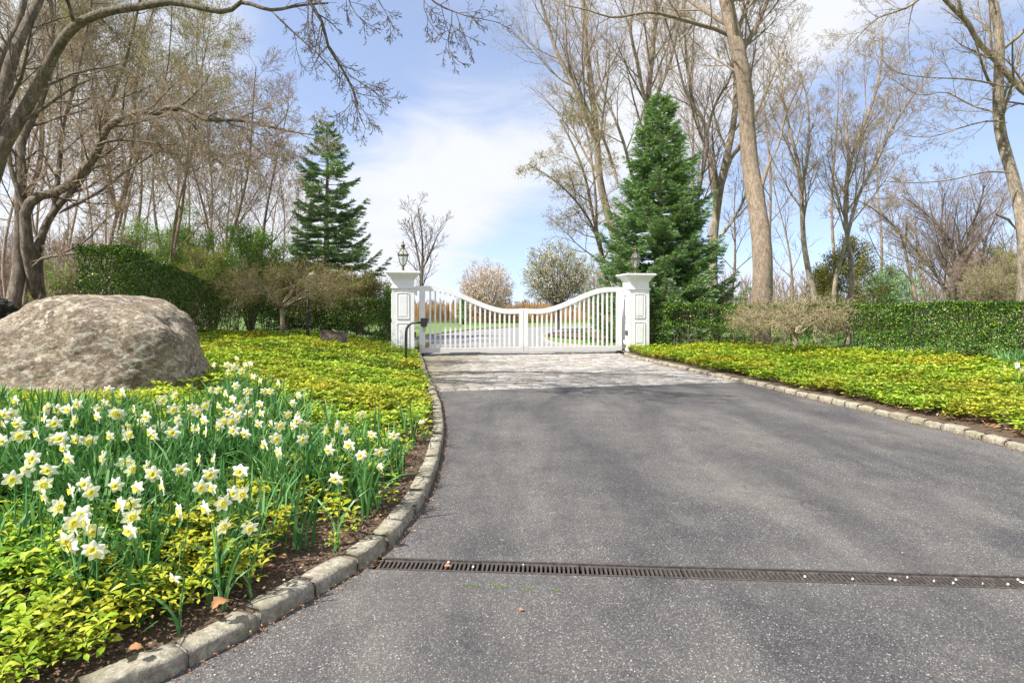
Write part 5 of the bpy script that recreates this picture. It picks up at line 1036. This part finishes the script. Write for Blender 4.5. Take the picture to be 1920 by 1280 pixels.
# --- spruces
def spruce(label, px, Y, ytip, wpx, seed, dens, m_n, gap, z0=.3, droop=.12, tuft=.1, drop=0, gr=.2):
    rg = np.random.default_rng(seed); X = (px - CX) / F_PX * Y; Ht = EYE + (HY - ytip) / F_PX * Y; Rm = wpx / 2 / F_PX * Y; T = Tubes(); W_ = Tubes(); C = []; D = []
    T.add([(X + .02 * math.sin(i), Y + .02 * math.cos(i), gr - .2 + (Ht - gr + .2) * i / 9) for i in range(10)], [.15 * (1 - i / 9.3) + .012 for i in range(10)], 8)
    z = z0
    while z < Ht - .12:
        u = (z - z0) / (Ht - z0); n = max(3, int((5 + 3 * (1 - u)) * dens)); a0 = rg.uniform(0, 6.28)
        for k in range(n):
            if rg.uniform() < drop: continue
            a = a0 + 2 * math.pi * k / n + rg.normal(0, .2); Lb = Rm * ((1 - u) ** .8 * rg.uniform(.58, 1.12) + .03) ; zz_ = z + rg.uniform(-.1, .1); el = .42 * u + .05 + rg.normal(0, .08); m = 9; pts = []
            for i in range(m + 1):
                q = i / m; r = Lb * q; zo = math.tan(min(el, 1)) * r - droop * Lb * math.sin(q * math.pi * .9) * 1.6 * (1 - u) + .1 * Lb * q ** 3
                pts.append((X + r * math.cos(a), Y + r * math.sin(a), zz_ + zo))
            T.add(pts, [max(.004, .03 * (1 - q / m) * (1 - u * .6)) for q in range(m + 1)], 4)
            ln = int(Lb / .085) + 2
            for j in range(ln):
                q = (j + rg.uniform()) / ln
                if q < gap * rg.uniform(.5, 1.2): continue
                f = q * m; i = min(int(f), m - 1); f -= i; b_ = [pts[i][c] * (1 - f) + pts[i + 1][c] * f for c in range(3)]
                for sgn in (-1, 1):
                    ta = a + sgn * rg.uniform(.6, 1.1); tl = min(.5, (1 - q) * Lb * .5 + .12) * rg.uniform(.7, 1.2); te = rg.uniform(-.25, .12); ns = max(2, int(tl / .06)); tip = (b_[0] + tl * math.cos(ta), b_[1] + tl * math.sin(ta), b_[2] + tl * te)
                    W_.add([tuple(b_), tip], [.006, .003], 3)
                    for s_ in range(ns):
                        e = (s_ + .5) / ns; pc_ = [b_[c] * (1 - e) + tip[c] * e for c in range(3)]
                        for w2 in (-1, 1, -.5, .5, 0):
                            na = ta + w2 * rg.uniform(.3, .8); C.append(pc_); D.append((math.cos(na), math.sin(na), rg.uniform(-.1, .6) if w2 else rg.uniform(.3, .9)))
            for e in range(3): C.append(pts[-1]); D.append((math.cos(a + rg.normal(0, .4)), math.sin(a + rg.normal(0, .4)), rg.uniform(0, .6)))
        z += (.2 + .1 * (1 - u)) * (1 / dens ** .5)
    for i in range(60): zz_ = Ht - rg.uniform(0, .7); C.append((X, Y, zz_)); aa = rg.uniform(0, 6.28); D.append((math.cos(aa), math.sin(aa), 1.2))
    C = np.array(C); D = unit(np.array(D)); n = len(C); C = C + rg.normal(0, .012, C.shape); s = rg.uniform(.75, 1.3, n) * tuft; Nn = rg.normal(0, .8, (n, 3)) + np.array([0, 0, .6]); V, F = leaf_quads(C, D, Nn, s, s * .2, .12)
    root = empty('spruce', (X, Y, gr), label=label, cat='spruce tree'); T.build('trunk', m_bark2, root); W_.build('twigs', m_bark4, root); mesh_np('needles', V, F, m_n, root); return rebase(root)
spruce('tall open crowned dark spruce with bare trunk showing, left of the left pillar', 613, 22, 232, 275, 81, .8, m_spr1, .25, .5, .15, .13, .1)
spruce('full dense green spruce standing behind the right gate pillar', 1238, 20.5, 178, 300, 82, 1.35, m_spr2, .25, .2, .12, .12, .03)
# --- blossom trees beyond the gate
def round_tree(label, px, Y, ybase, ytop, ybot, wpx, seed, mt, mw, leafm, nleaf, lsz, cone=0, gr=.3, name='blossom_tree'):
    rg = random.Random(seed); S = (Tubes(), Tubes()); ends = []; X = (px - CX) / F_PX * Y; zt = EYE + (HY - ytop) / F_PX * Y; zb = EYE + (HY - ybot) / F_PX * Y; R_ = wpx / 2 / F_PX * Y; zc = (zt + zb) / 2; rz_ = (zt - zb) / 2; fork = (X + .1, Y, gr + (zb - gr) * .8)
    S[0].add([(X + .15, Y, gr - .2), (X + .12, Y, (gr + fork[2]) / 2), fork], [.12, .1, .09], 7); rn = np.random.default_rng(seed)
    for k in range(46):
        a = k * 2.4; c = 1 - 2 * (k + .5) / 46; s_ = math.sqrt(1 - c * c); bul = 1 + .12 * mnoise.noise(Vector((math.cos(a) * s_ * 2, math.sin(a) * s_ * 2, c * 2 + seed)))
        e = (X + R_ * .82 * s_ * math.cos(a) * bul, Y + R_ * .82 * s_ * math.sin(a) * bul, zc + rz_ * .86 * c * bul)
        if cone: sc2 = 1; e = (e[0], e[1], e[2])
        pts = [tuple(fork[i] + (e[i] - fork[i]) * q + (.1 * math.sin(q * 3.1) * (R_ * .5) if i == 2 else rg.gauss(0, .03)) for i in range(3)) for q in [j / 6 for j in range(7)]]
        rad = [max(.009, .045 * (1 - j / 6.5)) for j in range(7)]; S[0].add(pts, rad, 5)
        sprout(S, rg, pts, rad, 0, 0, cfg_(seg=[5, 4, 3], num=[8, 6, 0], up=[.02, .02, 0], wander=[.12, .16, .2], ang=[.7, .7, .8], t0=[.3, .2, 0], rmin=.008, split=1), ends, t0=.45, num=9, child=R_ * .42)
    E = np.array([e[0] for e in ends]); q = (E - np.array([X, Y, zc])) / np.array([R_, R_, rz_]); rr = np.linalg.norm(q, axis=1); k = rr < 1.06
    E = E[k]; E = np.repeat(E, nleaf, 0) + rn.normal(0, .1, (len(E) * nleaf, 3)); n = len(E); Dd = unit(rn.normal(0, 1, (n, 3))); s = rn.uniform(.6, 1.3, n) * lsz; V, F = leaf_quads(E, Dd, rn.normal(0, 1, (n, 3)), s, s * .8, .1)
    root = empty(name, (X, Y, gr), label=label, cat='tree'); S[0].build('trunk', mt, root); S[1].build('twigs', mw, root); mesh_np('blossom', V, F, leafm, root); return rebase(root)
round_tree('round clipped tree covered in cream blossom beyond the right gate leaf', 1042, 31, 640, 447, 572, 136, 91, m_bark4, m_twigd, m_cream, 4, .07)
round_tree('wide pale pink cherry tree in blossom beyond the left gate leaf', 911, 43, 620, 486, 590, 112, 92, m_bark2, m_twigp, m_pink, 4, .085)
round_tree('pale budding tree half hidden between the cream blossom tree and the full spruce', 1120, 36, 620, 470, 600, 110, 93, m_bark2, m_twig, m_bud, 1, .06, name='budding_tree')
# --- olive conifers and shrubs
def conifer_blob(label, px, Y, ytop, wpx, seed, leafm, n, lsz, gr=.3, name='conifer', cat='conifer', shape=1.0, stems=5):
    rg = np.random.default_rng(seed); X = (px - CX) / F_PX * Y; Ht = EYE + (HY - ytop) / F_PX * Y - gr; R_ = wpx / 2 / F_PX * Y; C = []; T = Tubes()
    T.add([(X, Y, gr - .2), (X, Y, gr + Ht * .5), (X, Y, gr + Ht * .92)], [.1, .06, .015], 6)
    nb = 120
    for k in range(nb):
        v = rg.uniform(.02, 1) ; a = rg.uniform(0, 6.28); rr = R_ * (1 - v ** (1.5 * shape)) ** .7 * rg.uniform(.6, 1.05) + .05; e = np.array([X + rr * math.cos(a), Y + rr * math.sin(a), gr + Ht * v]); b_ = np.array([X, Y, gr + Ht * v * .75]); T.add([tuple(b_), tuple((b_ + e) / 2 + (0, 0, -.05)), tuple(e)], [.02, .012, .006], 3)
        m = int(n / nb); q = rg.uniform(.35, 1.05, m)[:, None]; C.append(b_ + (e - b_) * q + rg.normal(0, .13, (m, 3)) * np.array([1, 1, .7]))
    C = np.concatenate(C); n = len(C); D = unit(rg.normal(0, 1, (n, 3)) + np.array([0, 0, .5])); s = rg.uniform(.6, 1.4, n) * lsz; V, F = leaf_quads(C, D, rg.normal(0, 1, (n, 3)), s, s * .4, .1)
    root = empty(name, (X, Y, gr), label=label, cat=cat); T.build('trunk', m_bark4, root); mesh_np('foliage', V, F, leafm, root); return rebase(root)
conifer_blob('bronze green conifer behind the pale twin stemmed tree', 1595, 27, 440, 190, 101, m_juniper, 14000, .1)
conifer_blob('dark green conifer low behind the small leaning tree', 1672, 29, 495, 190, 102, m_spr1, 12000, .1)
conifer_blob('olive conifer at the far end of the right hedge view', 1545, 30, 490, 100, 103, m_juniper, 7000, .1)
conifer_blob('small dark conifer beyond the gate against the meadow', 868, 40, 556, 28, 104, m_spr1, 1500, .12)
def shrub(label, px, Y, ytop, wpx, seed, leafm, nleaf, lsz, gr=.5, mw=None, nst=16, arch=0):
    rg = random.Random(seed); S = (Tubes(), Tubes()); ends = []; X = (px - CX) / F_PX * Y; Ht = EYE + (HY - ytop) / F_PX * Y - gr; R_ = wpx / 2 / F_PX * Y
    cf = cfg_(seg=[6, 5, 4, 3], num=[9, 6, 4, 0], up=[.0, .01, 0, 0], wander=[.12, .16, .2, .2], ang=[.7, .7, .7, .8], rmin=.005, split=1)
    for k in range(nst):
        a = rg.uniform(0, 6.28); rr = R_ * math.sqrt(rg.random()); h = Ht * (1 - .5 * (rr / R_) ** 2) * rg.uniform(.75, 1.05); pts = []
        for i in range(7): u = i / 6; pts.append((X + rr * math.cos(a) * (u ** 1.3 + .05) + rg.gauss(0, .05) * u, Y + rr * math.sin(a) * (u ** 1.3 + .05) + rg.gauss(0, .05) * u, gr - .1 + h * math.sin(u * (math.pi / 2 + arch)) ** .9))
        rad = [max(.006, .03 * (1 - i / 6.5)) for i in range(7)]; S[0].add(pts, rad, 5); sprout(S, rg, pts, rad, 0, 0, cf, ends, t0=.2, num=11, child=R_ * .5)
    root = empty('shrub', (X, Y, gr), label=label, cat='shrub'); S[0].build('stems', m_bark2, root); S[1].build('twigs', mw or m_twig, root)
    if leafm: buds(ends, rg, nleaf, lsz, leafm, 'leaves', root, .1)
    return rebase(root)
shrub('fresh green shrub rising behind the highest part of the left hedge', 262, 19, 400, 120, 111, m_shrubleaf, 3, .055)
shrub('fresh green shrub with arching pale stems behind the middle of the left hedge', 335, 21, 385, 150, 112, m_shrubleaf, 5, .055)
shrub('olive twiggy shrub behind the sinking part of the left hedge', 395, 19.5, 440, 130, 113, m_bud, 3, .045, mw=m_twig)
shrub('bright green leafy shrub left of the open spruce', 470, 20.5, 415, 150, 114, m_shrubleaf, 7, .055, nst=20)
shrub('dense rusty twigged shrub at the foot of the open spruce', 575, 19.5, 492, 150, 115, m_juniper, 4, .05, mw=m_twig, nst=24)
shrub('mixed green and tan shrub between the open spruce and the left pillar', 672, 18.9, 500, 110, 116, m_juniper, 4, .05, mw=m_twigt, nst=22)
shrub('green bush close behind the left pillar, filling the gap by the gate', 735, 19.5, 520, 60, 117, m_shrubleaf, 3, .05, gr=.2, nst=12)
shrub('tan bare shrub behind the boulder, left of the high end of the hedge', 110, 17, 470, 120, 118, m_shrubleaf, 1, .045, mw=m_twig)
shrub('brown bare thicket bush at the right edge beyond the hedge', 1880, 27, 470, 130, 119, m_bud, 1, .05, gr=.3, mw=m_twigp, nst=26)
shrub('brown bare thicket bush right of the rounded dark tree', 1830, 30, 480, 120, 120, None, 1, .05, gr=.3, mw=m_twigp, nst=26)
shrub('pale yellow budding bush between the right edge and the rounded dark tree', 1850, 36, 455, 100, 121, m_bud, 5, .09, gr=.3, mw=m_twigt, nst=20)
# far things: masses that read as one
def thicket(name, label, segs, n, seed, mt, rmin):
    rg = random.Random(seed); T = Tubes(); 
    for k in range(n):
        (xa, ya, xb_, yb_, h) = segs[k % len(segs)]; u = rg.random(); x = xa + (xb_ - xa) * u + rg.gauss(0, 1.5); y = ya + (yb_ - ya) * u + rg.gauss(0, 2); hh = h * rg.uniform(.5, 1.1)
        p = (x, y, .2); d = (rg.gauss(0, .12), rg.gauss(0, .1), 1); pts = [p]
        for i in range(5): d = (d[0] + rg.gauss(0, .08), d[1], 1); pts.append((pts[-1][0] + d[0] * hh / 5, pts[-1][1] + d[1] * hh / 5, pts[-1][2] + hh / 5))
        rad = [rmin * 3 * (1 - i / 6) + rmin for i in range(6)]; T.add(pts, rad, 4)
        for j in range(16):
            i = rg.randint(1, 4); q = pts[i]; a = rg.uniform(0, 6.28); l = hh * rg.uniform(.12, .3); T.add([q, (q[0] + l * .4 * math.cos(a), q[1] + l * .4 * math.sin(a), q[2] + l * .5), (q[0] + l * .75 * math.cos(a), q[1] + l * .75 * math.sin(a), q[2] + l * 1.1)], [rmin * 1.2, rmin, rmin * .7], 3)
    return tag(T.build(name, mt), label, 'far wood', kind='stuff')
thicket('far_wood', 'far off grey brown wood behind the trees on the left', [(-60, 45, -24, 48, 7), (-45, 36, -22, 40, 5), (-60, 60, -30, 66, 9)], 1100, 5, m_twigp, .014)
thicket('far_wood', 'far off reddish grey wood beyond the lawn on the right', [(30, 42, 60, 40, 6), (16, 60, 50, 58, 4.5)], 700, 6, m_twigp, .014)
thicket('skyline_wood', 'low bare tree line on the skyline beyond the gate', [(-30, 140, 60, 150, 2.6)], 500, 7, m_twigp, .05)
# dry meadow grass band beyond the lawn
rg = np.random.default_rng(77); n = 26000; x = rg.uniform(-16, 22, n); y = rg.uniform(42, 54, n); z = gz(x, y) - .02; h = rg.uniform(.55, 1.05, n) * (1 + .25 * np.sin(x * .8))
D = np.stack([rg.normal(0, .12, n), rg.normal(0, .12, n), np.ones(n)], 1); V, F = leaf_quads(np.stack([x, y, z], 1), D, rg.normal(0, 1, (n, 3)), h * 1.25, .045, .05)
tag(mesh_np('meadow_grass', V, F, m_meadow), 'band of tall dry tan meadow grass beyond the lawn', 'meadow', kind='stuff')
# lawn grass close behind the hedges
n = 60000; x = rg.uniform(-4, 16, n); y = rg.uniform(11, 24, n); k = (x > np.interp(y, HR[orh, 1], HR[orh, 0]) + .3) | ((y > 17.5) & (x < -3.9)); k &= ~((y > 16) & (x > -4) & (x < 3.6)); x, y = x[k], y[k]; n = len(x)
z = -.16 + .185 * sstep(y, 15, 20) + .25 * sstep(np.abs(x), 9, 20) * sstep(y, 5, 15)
D = np.stack([rg.normal(0, .3, n), rg.normal(0, .3, n), np.ones(n)], 1); V, F = leaf_quads(np.stack([x, y, z], 1), D, rg.normal(0, 1, (n, 3)), rg.uniform(.05, .1, n), .012, .05)
tag(mesh_np('lawn_grass', V, F, leafmat('grass_blade', [(0, (.06, .16, .02)), (1, (.16, .32, .05))], .3, .5)), 'mown green lawn grass behind the right hedge', 'grass', kind='stuff')
